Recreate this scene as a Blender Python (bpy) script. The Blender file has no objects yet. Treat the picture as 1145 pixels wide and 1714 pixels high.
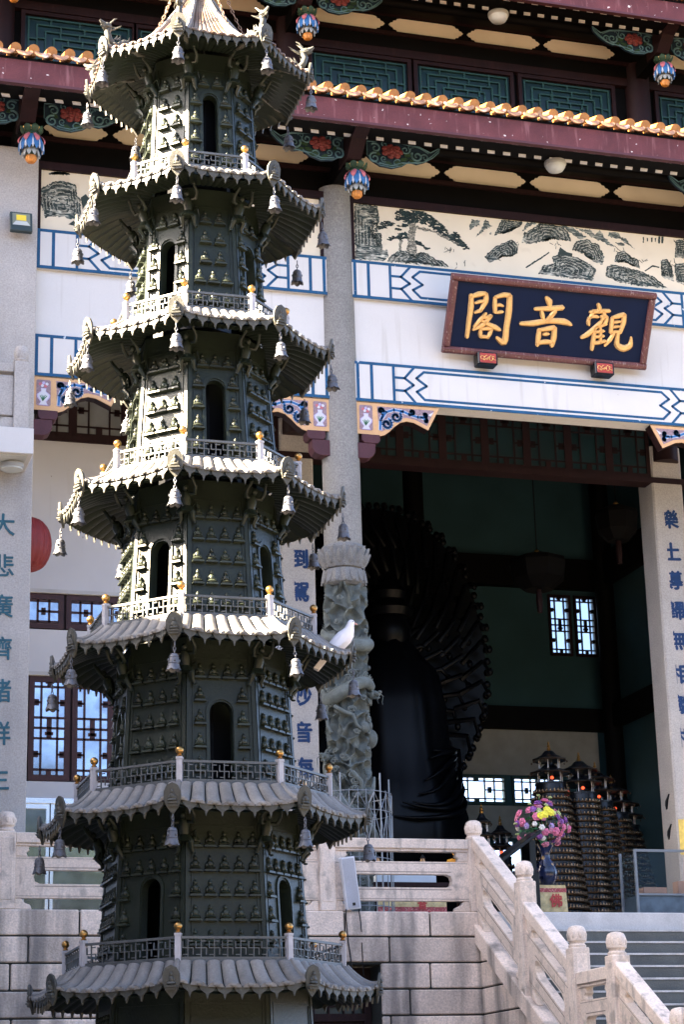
import bpy, bmesh, math, random
import numpy as np
from mathutils import Vector, Matrix
random.seed(7); RNG = np.random.default_rng(11)
SC = bpy.context.scene; COL = SC.collection
pi = math.pi; cos = math.cos; sin = math.sin; rad = math.radians

# ------------------------------------------------------------------ camera, sky, sun, exposure
cam = bpy.data.cameras.new('camera'); camo = bpy.data.objects.new('camera', cam); COL.objects.link(camo)
RT = Vector((0.9581, -0.2852, -0.0255)); DN = Vector((0.0594, 0.2882, -0.9557)); FW = RT.cross(DN)
FW.normalize(); DN = FW.cross(RT).normalized(); RT.normalize()
mm = Matrix.Identity(4)
for i in range(3):
    mm[i][0] = RT[i]; mm[i][1] = -DN[i]; mm[i][2] = -FW[i]
mm.translation = (-8.96, -29.25, -2.93)
camo.matrix_world = mm
cam.sensor_fit = 'VERTICAL'; cam.sensor_height = 36; cam.lens = 3423 / 1714 * 36
cam.clip_start = 0.1; cam.clip_end = 3000
SC.camera = camo

SUN_TO = Vector((-0.838, 0.015, 0.545)).normalized()
world = bpy.data.worlds.new('World'); SC.world = world; world.use_nodes = True
wn = world.node_tree.nodes; wl = world.node_tree.links
bg = wn['Background']; sky = wn.new('ShaderNodeTexSky'); sky.sky_type = 'NISHITA'; sky.sun_disc = False
sky.sun_elevation = math.asin(SUN_TO.z); sky.sun_rotation = math.atan2(SUN_TO.x, SUN_TO.y)
sky.dust_density = 2.0; sky.air_density = 0.4; sky.ozone_density = 0.3
wl.new(sky.outputs[0], bg.inputs[0]); bg.inputs[1].default_value = 0.05
sun = bpy.data.lights.new('sun', 'SUN'); suno = bpy.data.objects.new('sun', sun); COL.objects.link(suno)
sun.energy = 4.0; sun.angle = rad(0.5); sun.color = (1.0, 0.80, 0.55)
suno.rotation_euler = (-SUN_TO).to_track_quat('-Z', 'Y').to_euler(); suno.location = (-40, 0, 40)
SC.view_settings.view_transform = 'Standard'; SC.view_settings.look = 'None'
SC.view_settings.exposure = 4.7; SC.view_settings.gamma = 1.0
SC.render.engine = 'CYCLES'

# ------------------------------------------------------------------ helpers
class MB:
    """collects shapes in world coordinates; build() links them as one mesh object"""
    def __init__(s): s.v = []; s.f = []
    def add(s, vs, fs):
        o = len(s.v); s.v += [tuple(p) for p in vs]; s.f += [tuple(i + o for i in f) for f in fs]; return s
    def box(s, x0, x1, y0, y1, z0, z1):
        return s.add([(x0,y0,z0),(x1,y0,z0),(x1,y1,z0),(x0,y1,z0),(x0,y0,z1),(x1,y0,z1),(x1,y1,z1),(x0,y1,z1)],
            [(0,3,2,1),(4,5,6,7),(0,1,5,4),(1,2,6,5),(2,3,7,6),(3,0,4,7)])
    def cbox(s, c, d): return s.box(c[0]-d[0]/2, c[0]+d[0]/2, c[1]-d[1]/2, c[1]+d[1]/2, c[2]-d[2]/2, c[2]+d[2]/2)
    def prism(s, poly, a0, a1, ax='Y', fn=None):
        n = len(poly)
        if fn is None:
            fn = {'Y': lambda p, a: (p[0], a, p[1]), 'X': lambda p, a: (a, p[0], p[1]), 'Z': lambda p, a: (p[0], p[1], a)}[ax]
        return s.add([fn(p, a0) for p in poly] + [fn(p, a1) for p in poly],
            [tuple(range(n)), tuple(range(2*n-1, n-1, -1))] + [(i, (i+1) % n, (i+1) % n + n, i + n) for i in range(n)])
    def tube(s, pts, r, n=6, cap=True):
        pts = [Vector(p) for p in pts]; m = len(pts)
        rr = r if isinstance(r, (list, tuple)) else [r]*m
        vs = []; fs = []; up = None
        for i, p in enumerate(pts):
            t = (pts[min(i+1, m-1)] - pts[max(i-1, 0)]).normalized()
            if up is None:
                up = Vector((0,0,1)) if abs(t.z) < .9 else Vector((1,0,0))
            sd = t.cross(up)
            if sd.length < 1e-5: sd = t.orthogonal()
            sd.normalize(); up = sd.cross(t).normalized()
            for k in range(n):
                a = 2*pi*k/n
                vs.append(p + (sd*cos(a) + up*sin(a))*rr[i])
        for i in range(m-1):
            for k in range(n):
                fs.append((i*n+k, i*n+(k+1) % n, (i+1)*n+(k+1) % n, (i+1)*n+k))
        if cap: fs += [tuple(range(n-1, -1, -1)), tuple(range((m-1)*n, m*n))]
        return s.add(vs, fs)
    def lathe(s, prof, c=(0,0,0), n=16, mod=None, cap=True):
        vs = []; fs = []; m = len(prof)
        for i, (r, z) in enumerate(prof):
            for k in range(n):
                a = 2*pi*k/n; q = mod(a, i/(m-1)) if mod else 1
                vs.append((c[0]+r*q*cos(a), c[1]+r*q*sin(a), c[2]+z))
        for i in range(m-1):
            for k in range(n): fs.append((i*n+k, i*n+(k+1) % n, (i+1)*n+(k+1) % n, (i+1)*n+k))
        if cap: fs += [tuple(range(n-1, -1, -1)), tuple(range((m-1)*n, m*n))]
        return s.add(vs, fs)
    def ball(s, c, r, nu=10, nv=6):
        r = r if isinstance(r, (list, tuple)) else (r, r, r)
        vs = [(c[0], c[1], c[2]-r[2])]; fs = []
        for j in range(1, nv):
            b = pi*j/nv - pi/2
            for k in range(nu):
                a = 2*pi*k/nu
                vs.append((c[0]+r[0]*cos(b)*cos(a), c[1]+r[1]*cos(b)*sin(a), c[2]+r[2]*sin(b)))
        vs.append((c[0], c[1], c[2]+r[2])); L = len(vs)-1
        for k in range(nu):
            fs.append((0, 1+(k+1) % nu, 1+k)); fs.append((L, L-nu+k, L-nu+(k+1) % nu))
        for j in range(nv-2):
            for k in range(nu):
                o = 1+j*nu; fs.append((o+k, o+(k+1) % nu, o+nu+(k+1) % nu, o+nu+k))
        return s.add(vs, fs)
    def grid(s, fn, nu, nv, wrap=False):
        vs = [fn(i/nu, j/nv) for j in range(nv+1) for i in range(nu if wrap else nu+1)]
        w = nu if wrap else nu+1
        return s.add(vs, [(j*w+i, j*w+(i+1) % w, (j+1)*w+(i+1) % w, (j+1)*w+i) for j in range(nv) for i in range(nu)])
    def xf(s, M, start=0):
        s.v[start:] = [tuple(M @ Vector(p)) for p in s.v[start:]]; return s
    def mesh(s, name, m, smooth=None, off=(0,0,0), bevel=0):
        me = bpy.data.meshes.new(name)
        me.from_pydata([(p[0]-off[0], p[1]-off[1], p[2]-off[2]) for p in s.v], [], s.f)
        bm = bmesh.new(); bm.from_mesh(me)
        bmesh.ops.recalc_face_normals(bm, faces=bm.faces)
        if bevel: bmesh.ops.bevel(bm, geom=list(bm.edges), offset=bevel, segments=1, affect='EDGES', clamp_overlap=True)
        bm.to_mesh(me); bm.free()
        if smooth:
            me.polygons.foreach_set('use_smooth', [True]*len(me.polygons)); me.set_sharp_from_angle(angle=rad(smooth))
        me.materials.append(m); return me

def base(o):
    while o.parent: o = o.parent
    return o.location
def thing(name, label, cat, loc=(0,0,0), group=None):
    o = bpy.data.objects.new(name, None); COL.objects.link(o); o.location = loc; o.empty_display_size = .1
    o['label'] = label; o['category'] = cat
    if group: o['group'] = group
    return o
def tag(o, label, cat, group=None):
    o['label'] = label; o['category'] = cat
    if group: o['group'] = group
    return o
def part(name, mb, m, parent=None, smooth=None, bevel=0, label=None, kind=None):
    off = base(parent) if parent else (0,0,0)
    o = bpy.data.objects.new(name, mb.mesh(name, m, smooth, off, bevel)); COL.objects.link(o)
    if parent: o.parent = parent
    if label: o['label'] = label
    if kind: o['kind'] = kind
    return o
def solo(name, mb, m, loc, label, cat, smooth=None, bevel=0, group=None):
    o = bpy.data.objects.new(name, mb.mesh(name, m, smooth, loc, bevel)); COL.objects.link(o); o.location = loc
    return tag(o, label, cat, group)
def struct(name, mb, m, smooth=None):
    o = part(name, mb, m, None, smooth); o['kind'] = 'structure'; return o
def piece(name, me, parent, M):
    o = bpy.data.objects.new(name, me); COL.objects.link(o)
    if parent:
        o.parent = parent; M = Matrix.Translation(-Vector(base(parent))) @ M
    o.matrix_basis = M; return o
T_ = Matrix.Translation
def Rz(a): return Matrix.Rotation(a, 4, 'Z')
def Rx(a): return Matrix.Rotation(a, 4, 'X')
def Ry(a): return Matrix.Rotation(a, 4, 'Y')

# ------------------------------------------------------------------ materials
def mat(name, col, rough=.7, metal=0., spec=.4, v=.12, s=3., grain=0., gs=70., streak=0., sc=(.02,.02,.02), sv=(5,5,.5), st=(.55,.7),
        spot=0., pc=(.8,.8,.8), ps=9., pt=(.62,.68), bump=0., bs=40., emit=0., coat=0., rnd=0.):
    m = bpy.data.materials.new(name); m.use_nodes = True; nt = m.node_tree; N = nt.nodes; L = nt.links
    b = N['Principled BSDF']; b.inputs['Roughness'].default_value = rough; b.inputs['Metallic'].default_value = metal
    b.inputs['Specular IOR Level'].default_value = spec; b.inputs['Coat Weight'].default_value = coat
    geo = N.new('ShaderNodeNewGeometry')
    def noise(scale, vec=None, det=5):
        n = N.new('ShaderNodeTexNoise'); n.inputs['Scale'].default_value = scale; n.inputs['Detail'].default_value = det
        L.new(vec or geo.outputs['Position'], n.inputs['Vector']); return n.outputs['Fac']
    def rng(x, a, b2, c, d):
        n = N.new('ShaderNodeMapRange'); L.new(x, n.inputs[0])
        for i, q in enumerate((a, b2, c, d)): n.inputs[i+1].default_value = q
        return n.outputs[0]
    def mul(a, b2):
        n = N.new('ShaderNodeMath'); n.operation = 'MULTIPLY'; L.new(a, n.inputs[0])
        if isinstance(b2, float): n.inputs[1].default_value = b2
        else: L.new(b2, n.inputs[1])
        return n.outputs[0]
    f = rng(noise(s), .3, .7, 1-v, 1+v)
    if grain: f = mul(f, rng(noise(gs, det=2), .3, .7, 1-grain, 1+grain))
    if rnd:
        oi = N.new('ShaderNodeObjectInfo'); f = mul(f, rng(oi.outputs['Random'], 0, 1, 1-rnd, 1+rnd*.6))
    c = N.new('ShaderNodeVectorMath'); c.operation = 'SCALE'; c.inputs[0].default_value = col; L.new(f, c.inputs['Scale'])
    out = c.outputs[0]
    def over(out, fac, colr):
        x = N.new('ShaderNodeMix'); x.data_type = 'RGBA'; L.new(fac, x.inputs[0]); L.new(out, x.inputs[6])
        x.inputs[7].default_value = (*colr, 1); return x.outputs[2]
    if streak:
        q = N.new('ShaderNodeVectorMath'); q.operation = 'MULTIPLY'; L.new(geo.outputs['Position'], q.inputs[0]); q.inputs[1].default_value = sv
        out = over(out, mul(rng(noise(1., q.outputs[0], 6), st[0], st[1], 0, 1), float(streak)), sc)
    if spot:
        out = over(out, mul(rng(noise(ps, det=8), pt[0], pt[1], 0, 1), float(spot)), pc)
    L.new(out, b.inputs['Base Color'])
    if bump:
        bn = N.new('ShaderNodeBump'); bn.inputs['Strength'].default_value = bump; bn.inputs['Distance'].default_value = .02
        L.new(noise(bs, det=6), bn.inputs['Height']); L.new(bn.outputs[0], b.inputs['Normal'])
    if emit:
        b.inputs['Emission Color'].default_value = (*col, 1); b.inputs['Emission Strength'].default_value = emit
    return m
IRON = mat('cast_iron', (.0115,.0175,.0115), .44, 0, .34, .25, 4, .12, 50, spot=.25, pc=(.024,.028,.02), ps=14, bump=.2, bs=45)
IRONB = mat('cast_iron_relief', (.022,.029,.0195), .43, 0, .38, .3, 9, .15, 80, spot=.4, pc=(.045,.047,.038), ps=30, bump=.1, rnd=.35)
TILE = mat('weathered_iron_tile', (.195,.187,.175), .6, 0, .4, .2, 5, .12, 60, streak=.35, sc=(.07,.07,.062), sv=(9,9,2), spot=.3, pc=(.22,.21,.2), bump=.15, rnd=.22)
BELL = mat('bell_metal', (.10,.107,.125), .5, .3, .5, .3, 12, .15, 60, bump=.1)
PST = mat('painted_post', (.40,.395,.42), .5, 0, .4, .12, 12, streak=.3, sc=(.2,.19,.18), sv=(30,30,5))
FRET = mat('fret_metal', (.09,.097,.10), .5, .2, .5, .2, 8, .1)
EDGE = mat('iron_tile_edge', (.06,.061,.052), .55, 0, .4, .25, 8, .15, 50, spot=.4, pc=(.16,.155,.145), ps=18, bump=.15)
GOLD = mat('gold_leaf', (.46,.26,.085), .3, .9, .5, .15, 20)
GRAN = mat('pink_granite', (.72,.595,.495), .75, 0, .3, .12, 2.5, .17, 42, streak=.75, sc=(.11,.108,.105), sv=(2.6,2.6,.38), st=(.5,.66), bump=.3, bs=40, rnd=.2)
GRANR = mat('dressed_granite', (.73,.61,.51), .7, 0, .3, .1, 3, .14, 50, streak=.6, sc=(.13,.12,.11), sv=(8,8,2.2), st=(.56,.72), spot=.55, pc=(.27,.24,.21), ps=5, pt=(.58,.68), bump=.15, bs=70, rnd=.1)
JOINT = mat('dark_joint', (.025,.03,.028), .9)
GREY = mat('grey_granite', (.225,.216,.2), .75, 0, .3, .1, 2, .22, 38, streak=.3, sc=(.16,.17,.15), sv=(2,2,.3), bump=.15, bs=80)
PILL = mat('pale_granite', (.42,.39,.36), .75, 0, .3, .08, 2, .15, 42, streak=.25, sc=(.2,.19,.18), sv=(2,2,.3), bump=.12, bs=90)
CARV = mat('carved_greenstone', (.115,.132,.122), .7, 0, .35, .3, 7, .12, 60, bump=.3, bs=45)
STEP = mat('step_stone', (.11,.115,.11), .8, 0, .3, .2, 2, .15, 70, streak=.6, sc=(.09,.1,.09), sv=(4,4,3), bump=.2)
NOSE = mat('worn_nosing', (.48,.47,.46), .75, 0, .3, .2, 5, .15, 70)
WHITE = mat('white_plaster', (.625,.60,.57), .8, 0, .2, .035, 1.2, .02, 60, streak=.4, sc=(.40,.36,.30), sv=(11,11,.55), st=(.58,.74), spot=.5, pc=(.3,.27,.2), ps=16, pt=(.75,.77))
WALLW = mat('grey_plaster', (.52,.51,.515), .85, 0, .2, .05, 1, streak=.3, sc=(.4,.37,.33), sv=(9,9,.7), st=(.62,.74), spot=.6, pc=(.12,.09,.07), ps=13, pt=(.72,.74))
BLUE = mat('blue_paint', (.010,.075,.17), .6, 0, .3, .15, 6, .1, 60, spot=.8, pc=(.6,.66,.7), ps=13, pt=(.69,.7))
CREAM = mat('cream_panel', (.74,.645,.49), .8, 0, .2, .06, 1.2, streak=.2, sc=(.5,.4,.28), sv=(1.5,1.5,1), spot=.2, pc=(.5,.42,.3), ps=3)
WOOD = mat('maroon_wood', (.015,.0048,.0055), .6, 0, .2, .2, 3, .15, 40, streak=.2, sc=(.05,.02,.018), sv=(14,14,1))
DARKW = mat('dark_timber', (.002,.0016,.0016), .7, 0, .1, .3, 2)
PURP = mat('purple_timber', (.075,.026,.032), .6, 0, .3, .15, 3, .1, 50)
FASC = mat('fascia_paint', (.105,.028,.030), .6, 0, .3, .22, 2.5, .1, 40, streak=.55, sc=(.28,.125,.13), sv=(14,14,1.5), st=(.56,.72), spot=.9, pc=(.75,.68,.66), ps=11, pt=(.68,.70))
GLAZ = mat('glazed_orange_tile', (.34,.14,.036), .35, 0, .5, .25, 6, .08, 50, spot=.7, pc=(.5,.45,.4), ps=4, pt=(.62,.7))
GLAZD = mat('glazed_drip_tile', (.34,.185,.105), .4, 0, .5, .25, 6, .1, 50, spot=.8, pc=(.55,.5,.46), ps=6, pt=(.55,.66))
TAN = mat('tan_paint', (.60,.36,.18), .65, 0, .3, .1, 4, .05, 50, spot=.5, pc=(.5,.3,.2), ps=9, pt=(.66,.7))
MAUVE = mat('mauve_panel', (.27,.19,.215), .7, 0, .3, .2, 30, .1, 60)
LBLUE = mat('scroll_blue', (.035,.14,.34), .55, 0, .3, .2, 20)
WPAINT = mat('white_paint', (.58,.57,.6), .6, 0, .3, .05)
LILAC = mat('lilac_paint', (.42,.36,.56), .6)
GREENP = mat('green_paint', (.03,.16,.07), .6, v=.3, s=20)
DKBLUE = mat('carving_blue', (.006,.02,.038), .6, v=.3, s=9)
DKGRN = mat('carving_green', (.02,.05,.025), .6, v=.3, s=9)
PEONY = mat('peony_red', (.16,.03,.032), .6, v=.3, s=20)
PINK = mat('petal_pink', (.48,.13,.15), .6)
ORNG = mat('bud_orange', (.55,.20,.03), .5, v=.25, s=20)
TEALE = mat('carving_edge', (.075,.16,.185), .6, v=.3, s=9)
TEAL = mat('green_lattice', (.012,.048,.042), .6, v=.25, s=6)
TPAN = mat('teal_pane', (.005,.022,.026), .3, 0, .6, .3, 2)
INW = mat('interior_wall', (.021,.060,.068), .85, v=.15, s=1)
NAVY = mat('navy_board', (.0015,.008,.032), .6, 0, .15, .1, 3)
PLQW = mat('plaque_frame', (.115,.038,.035), .5, 0, .4, .2, 4, .12, 40, streak=.5, sc=(.42,.33,.28), sv=(40,40,3), st=(.6,.66))
GILT = mat('gilt_letter', (.72,.43,.16), .4, .35, .5, .12, 20)
CHAR = mat('inscription_blue', (.002,.03,.115), .6, v=.2, s=15, spot=.5, pc=(.2,.28,.36), ps=30, pt=(.68,.72))
CHART = mat('inscription_teal', (.02,.10,.14), .6, v=.2, s=15)
LATW = mat('window_wood', (.042,.016,.017), .55, 0, .3, .2, 3, .15, 40)
GLASS = mat('window_glass', (.27,.32,.38), .09, .85, .5, .3, 2.5, spot=.5, pc=(.12,.13,.14), ps=3, pt=(.5,.65))
STEEL = mat('stainless', (.6,.63,.68), .25, .9)
BLACK = mat('black_lacquer', (.006,.007,.009), .3, 0, .3)
RED = mat('lantern_red', (.19,.018,.016), .6, v=.12, s=8)
# ---- drawn outlines: painting shapes (X, Z) on the panel; plaque letter strokes (widths, points)
PAINTING=[
 ('c',[(0.32,11.75),(0.71,11.77),(0.73,11.5),(0.62,11.44),(0.58,11.21),(0.75,11.24),(0.77,10.95),(0.86,10.95),(0.88,10.85),(0.8,10.76),(0.31,10.74)]),
 ('k',[(1.04,11.66),(1.14,11.72),(1.33,11.75),(1.5,11.76),(1.63,11.65),(1.79,11.55),(1.9,11.44),(1.95,11.33),(2.06,11.4),(2.14,11.32),(2.29,11.11),(2.2,11.1),(2.08,11.2),(1.92,11.28),(1.7,11.41),(1.54,11.49),(1.38,11.51),(1.27,11.47),(1.07,11.32),(1.0,11.32),(1.05,11.4),(1.21,11.49),(1.03,11.51)]),
 ('k',[(0.63,11.27),(0.72,11.37),(0.86,11.47),(1.01,11.44),(0.88,11.37),(0.76,11.31),(0.65,11.26)]),
 ('k',[(0.87,11.12),(1.04,11.27),(1.21,11.3),(1.22,11.18),(1.12,11.18),(0.99,11.17)]),
 ('k',[(1.35,11.16),(1.45,11.15),(1.58,11.07),(1.58,11.02),(1.47,11.07),(1.36,11.12)]),
 ('t',[(1.27,11.48),(1.38,11.49),(1.34,11.18),(1.37,10.99),(1.41,10.89),(1.3,10.89),(1.2,10.97),(1.23,11.25)]),
 ('t',[(1.07,11.15),(1.13,11.16),(1.1,11.04),(1.11,10.96),(1.06,10.95),(1.06,11.07)]),
 ('t',[(1.38,11.44),(1.7,11.39),(1.97,11.28),(2.13,11.18),(2.12,11.16),(1.94,11.24),(1.69,11.35),(1.37,11.39)]),
 ('c',[(0.85,10.75),(0.92,10.86),(1.03,10.94),(1.17,10.97),(1.33,10.89),(1.44,10.97),(1.55,10.96),(1.68,10.87),(1.81,10.85),(1.92,10.76),(1.67,10.75),(1.24,10.75)]),
 ('g',[(2.36,11.67),(2.51,11.66),(2.5,11.57),(2.41,11.55),(2.34,11.47),(2.31,11.48)]),
 ('g',[(2.61,11.7),(2.73,11.58),(2.58,11.5),(2.47,11.39),(2.42,11.35),(2.53,11.5)]),
 ('g',[(2.66,11.43),(2.7,11.47),(2.68,11.42)]),
 ('c',[(2.91,11.75),(3.05,11.73),(3.13,11.7),(3.27,11.72),(3.24,11.66),(3.1,11.59),(2.92,11.49),(2.75,11.42)]),
 ('c',[(2.56,11.0),(2.74,11.19),(2.91,11.29),(3.07,11.37),(3.16,11.29),(3.15,11.14),(3.04,11.07),(2.87,11.06),(2.76,10.97),(2.63,10.92)]),
 ('g',[(3.26,11.54),(3.36,11.75),(3.53,11.76),(3.44,11.68)]),
 ('c',[(3.24,11.33),(3.29,11.52),(3.53,11.66),(3.57,11.76),(3.79,11.77),(3.96,11.75),(4.09,11.63),(4.14,11.46),(3.89,11.52),(3.65,11.4),(3.4,11.33)]),
 ('g',[(3.97,11.76),(4.19,11.75),(4.32,11.63),(4.43,11.57),(4.29,11.52),(4.11,11.63)]),
 ('g',[(4.23,11.75),(4.38,11.69),(4.49,11.76),(4.58,11.62),(4.68,11.74),(4.78,11.57),(4.93,11.44),(4.8,11.47),(4.6,11.55),(4.45,11.62)]),
 ('g',[(4.83,11.62),(4.87,11.71),(5.02,11.71),(5.11,11.61),(5.17,11.61),(5.31,11.43),(5.18,11.51),(5.04,11.6)]),
 ('g',[(4.95,11.52),(5.07,11.54),(5.13,11.49),(5.07,11.47)]),
 ('c',[(4.15,11.3),(4.23,11.46),(4.43,11.53),(4.54,11.46),(4.63,11.46),(4.73,11.21),(4.7,11.08),(4.57,11.11),(4.41,11.2),(4.3,11.34)]),
 ('c',[(4.92,11.16),(4.97,11.32),(5.11,11.38),(5.22,11.29),(5.35,11.23),(5.38,11.08),(5.21,11.15),(5.06,11.21)]),
 ('c',[(3.5,10.79),(3.6,10.95),(3.8,11.0),(3.78,11.14),(4.01,11.2),(4.21,11.17),(4.4,11.1),(4.56,10.99),(4.49,10.78),(4.15,10.78),(3.76,10.79)]),
 ('c',[(4.73,10.89),(4.77,11.06),(4.92,11.1),(5.35,11.04),(5.63,10.95),(5.87,10.77),(5.47,10.76),(5.01,10.78)]),
 ('c',[(5.78,11.27),(5.89,11.31),(5.97,11.2),(6.01,10.92),(5.86,10.94),(5.78,10.99)]),
 ('c',[(6.04,11.22),(6.23,11.27),(6.36,11.23),(6.35,10.82),(6.05,10.9)]),
 ('c',[(6.1,11.68),(6.26,11.72),(6.42,11.64),(6.37,11.37),(6.06,11.35)]),
 ('b',[(3.28,10.89),(3.43,11.01),(3.57,11.1),(3.72,11.22),(3.73,11.2),(3.58,11.08),(3.45,10.99),(3.3,10.88)]),
 ('b',[(5.46,11.05),(5.62,11.17),(5.75,11.15),(5.74,11.13),(5.62,11.14),(5.48,11.04)]),
 ('b',[(3.88,11.18),(3.93,11.33),(4.04,11.25),(4.15,11.23),(4.14,11.17),(4.01,11.18)]),
 ('b',[(5.48,11.68),(5.5,11.68),(5.49,11.57),(5.47,11.57)]),
 ('b',[(5.55,11.67),(5.57,11.67),(5.57,11.61),(5.55,11.6)]),
 ('b',[(5.63,11.68),(5.66,11.69),(5.65,11.6),(5.63,11.6)]),
 ('b',[(5.7,11.68),(5.73,11.69),(5.71,11.61),(5.7,11.61)]),
 ('b',[(5.77,11.72),(5.81,11.73),(5.79,11.59),(5.76,11.59)]),
 ('b',[(5.83,11.74),(5.87,11.74),(5.85,11.6),(5.82,11.6)]),
 ('c',[(-4.84,11.41),(-4.6,11.56),(-4.51,11.57),(-4.28,11.53),(-4.27,11.36),(-4.21,11.3),(-4.2,11.02),(-4.34,10.93),(-4.44,10.96),(-4.59,10.95),(-4.76,10.91),(-4.83,11.16)]),
 ('c',[(-4.71,11.67),(-4.6,11.78),(-4.39,11.79),(-4.38,11.7)]),
 ('b',[(-4.2,11.32),(-4.12,11.39),(-4.06,11.31),(-4.17,11.12)]),
 ('b',[(-4.39,10.84),(-4.31,10.91),(-4.26,10.9),(-4.29,10.82)]),
]
SIGN=[
 ([0.034,0.047,0.04,0.034],[(0.364,0.972),(0.389,0.781),(0.386,0.54),(0.388,0.284)]),
 ([0.027,0.044,0.03],[(0.354,0.933),(0.493,0.992),(0.615,1.014)]),
 ([0.034,0.047,0.027],[(0.615,1.014),(0.626,0.89),(0.555,0.719)]),
 ([0.02,0.03,0.024],[(0.451,0.845),(0.529,0.876),(0.593,0.887)]),
 ([0.02,0.03,0.027],[(0.461,0.691),(0.523,0.717),(0.575,0.742)]),
 ([0.03,0.04,0.034],[(0.778,0.968),(0.793,0.844),(0.814,0.726)]),
 ([0.027,0.04,0.04],[(0.778,0.968),(0.919,1.018),(1.025,1.018)]),
 ([0.044,0.051,0.047,0.051,0.027],[(1.025,1.018),(1.045,0.775),(1.042,0.503),(1.036,0.254),(0.89,0.324)]),
 ([0.02,0.03,0.02],[(0.817,0.84),(0.875,0.851),(0.933,0.84)]),
 ([0.02,0.03,0.024],[(0.838,0.722),(0.895,0.738),(0.94,0.748)]),
 ([0.024,0.034,0.024],[(0.659,0.698),(0.578,0.586),(0.483,0.458)]),
 ([0.024,0.03,0.03],[(0.622,0.62),(0.702,0.641),(0.754,0.667)]),
 ([0.03,0.04,0.024],[(0.754,0.667),(0.64,0.516),(0.474,0.412)]),
 ([0.02,0.034,0.044,0.027],[(0.578,0.586),(0.704,0.53),(0.846,0.481),(0.935,0.449)]),
 ([0.027,0.034,0.027],[(0.603,0.437),(0.609,0.362),(0.625,0.303)]),
 ([0.024,0.03,0.03],[(0.604,0.431),(0.701,0.451),(0.789,0.459)]),
 ([0.03,0.034,0.027],[(0.789,0.459),(0.77,0.375),(0.742,0.303)]),
 ([0.027,0.03,0.027],[(0.618,0.308),(0.68,0.316),(0.748,0.313)]),
 ([0.027,0.054,0.03],[(1.652,1.049),(1.718,0.98),(1.739,0.907)]),
 ([0.027,0.04,0.044],[(1.484,0.841),(1.713,0.866),(1.967,0.905)]),
 ([0.027,0.04,0.02],[(1.604,0.821),(1.635,0.748),(1.665,0.675)]),
 ([0.04,0.04,0.017],[(1.845,0.84),(1.786,0.745),(1.738,0.645)]),
 ([0.03,0.047,0.04,0.051,0.027],[(1.269,0.582),(1.493,0.607),(1.75,0.667),(2.017,0.679),(2.153,0.639)]),
 ([0.02,0.027,0.02],[(1.701,0.663),(1.756,0.728),(1.811,0.792)]),
 ([0.034,0.044,0.03],[(1.61,0.519),(1.615,0.398),(1.615,0.251)]),
 ([0.027,0.037,0.044],[(1.606,0.504),(1.741,0.536),(1.871,0.565)]),
 ([0.044,0.047,0.04],[(1.871,0.565),(1.884,0.404),(1.866,0.265)]),
 ([0.024,0.034,0.024],[(1.692,0.441),(1.74,0.451),(1.783,0.457)]),
 ([0.03,0.04,0.03],[(1.618,0.291),(1.747,0.323),(1.876,0.321)]),
 ([0.027,0.04,0.03],[(2.573,1.021),(2.608,0.963),(2.61,0.888)]),
 ([0.027,0.037,0.03],[(2.451,0.875),(2.613,0.903),(2.795,0.924)]),
 ([0.027,0.034,0.02],[(2.511,0.91),(2.493,0.833),(2.444,0.738)]),
 ([0.027,0.04,0.024],[(2.677,0.924),(2.712,0.836),(2.677,0.758)]),
 ([0.027,0.034,0.027],[(2.452,0.785),(2.45,0.709),(2.466,0.664)]),
 ([0.024,0.03,0.027],[(2.467,0.795),(2.547,0.813),(2.606,0.806)]),
 ([0.024,0.03,0.024],[(2.648,0.816),(2.703,0.826),(2.765,0.825)]),
 ([0.027,0.034,0.024],[(2.765,0.825),(2.763,0.749),(2.722,0.701)]),
 ([0.027,0.04,0.044,0.027],[(2.68,0.743),(2.584,0.629),(2.472,0.513),(2.36,0.443)]),
 ([0.024,0.037,0.04,0.03],[(2.568,0.627),(2.582,0.506),(2.579,0.369),(2.58,0.261)]),
 ([0.024,0.03,0.024],[(2.581,0.644),(2.678,0.667),(2.772,0.705)]),
 ([0.024,0.03,0.024],[(2.583,0.552),(2.68,0.575),(2.745,0.587)]),
 ([0.024,0.03,0.024],[(2.592,0.471),(2.68,0.49),(2.755,0.505)]),
 ([0.027,0.034,0.027],[(2.586,0.369),(2.7,0.394),(2.795,0.426)]),
 ([0.024,0.03,0.027],[(2.659,0.68),(2.693,0.546),(2.71,0.394)]),
 ([0.03,0.04,0.03],[(2.861,0.818),(2.866,0.712),(2.869,0.566)]),
 ([0.027,0.04,0.04],[(2.861,0.818),(2.978,0.858),(3.064,0.886)]),
 ([0.044,0.044,0.03],[(3.064,0.886),(3.07,0.744),(3.036,0.58)]),
 ([0.02,0.027,0.02],[(2.884,0.738),(2.948,0.755),(3.014,0.767)]),
 ([0.02,0.027,0.02],[(2.887,0.659),(2.948,0.676),(3.014,0.685)]),
 ([0.024,0.03,0.024],[(2.877,0.573),(2.948,0.591),(3.032,0.598)]),
 ([0.03,0.037,0.024],[(2.927,0.565),(2.875,0.454),(2.794,0.346)]),
 ([0.03,0.04,0.047,0.054,0.047,0.017],[(3.004,0.571),(3.002,0.464),(3.021,0.373),(3.139,0.331),(3.246,0.391),(3.241,0.529)]),
]
# ------------------------------------------------------------------ ground, platform, stairs
PAVE = mat('plaza_paving', (.12,.105,.09), .85, 0, .3, .15, .6, .1, 30, bump=.1)
struct('ground', MB().box(-400, 400, -400, 400, -4.8, -4.5), PAVE)
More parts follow.
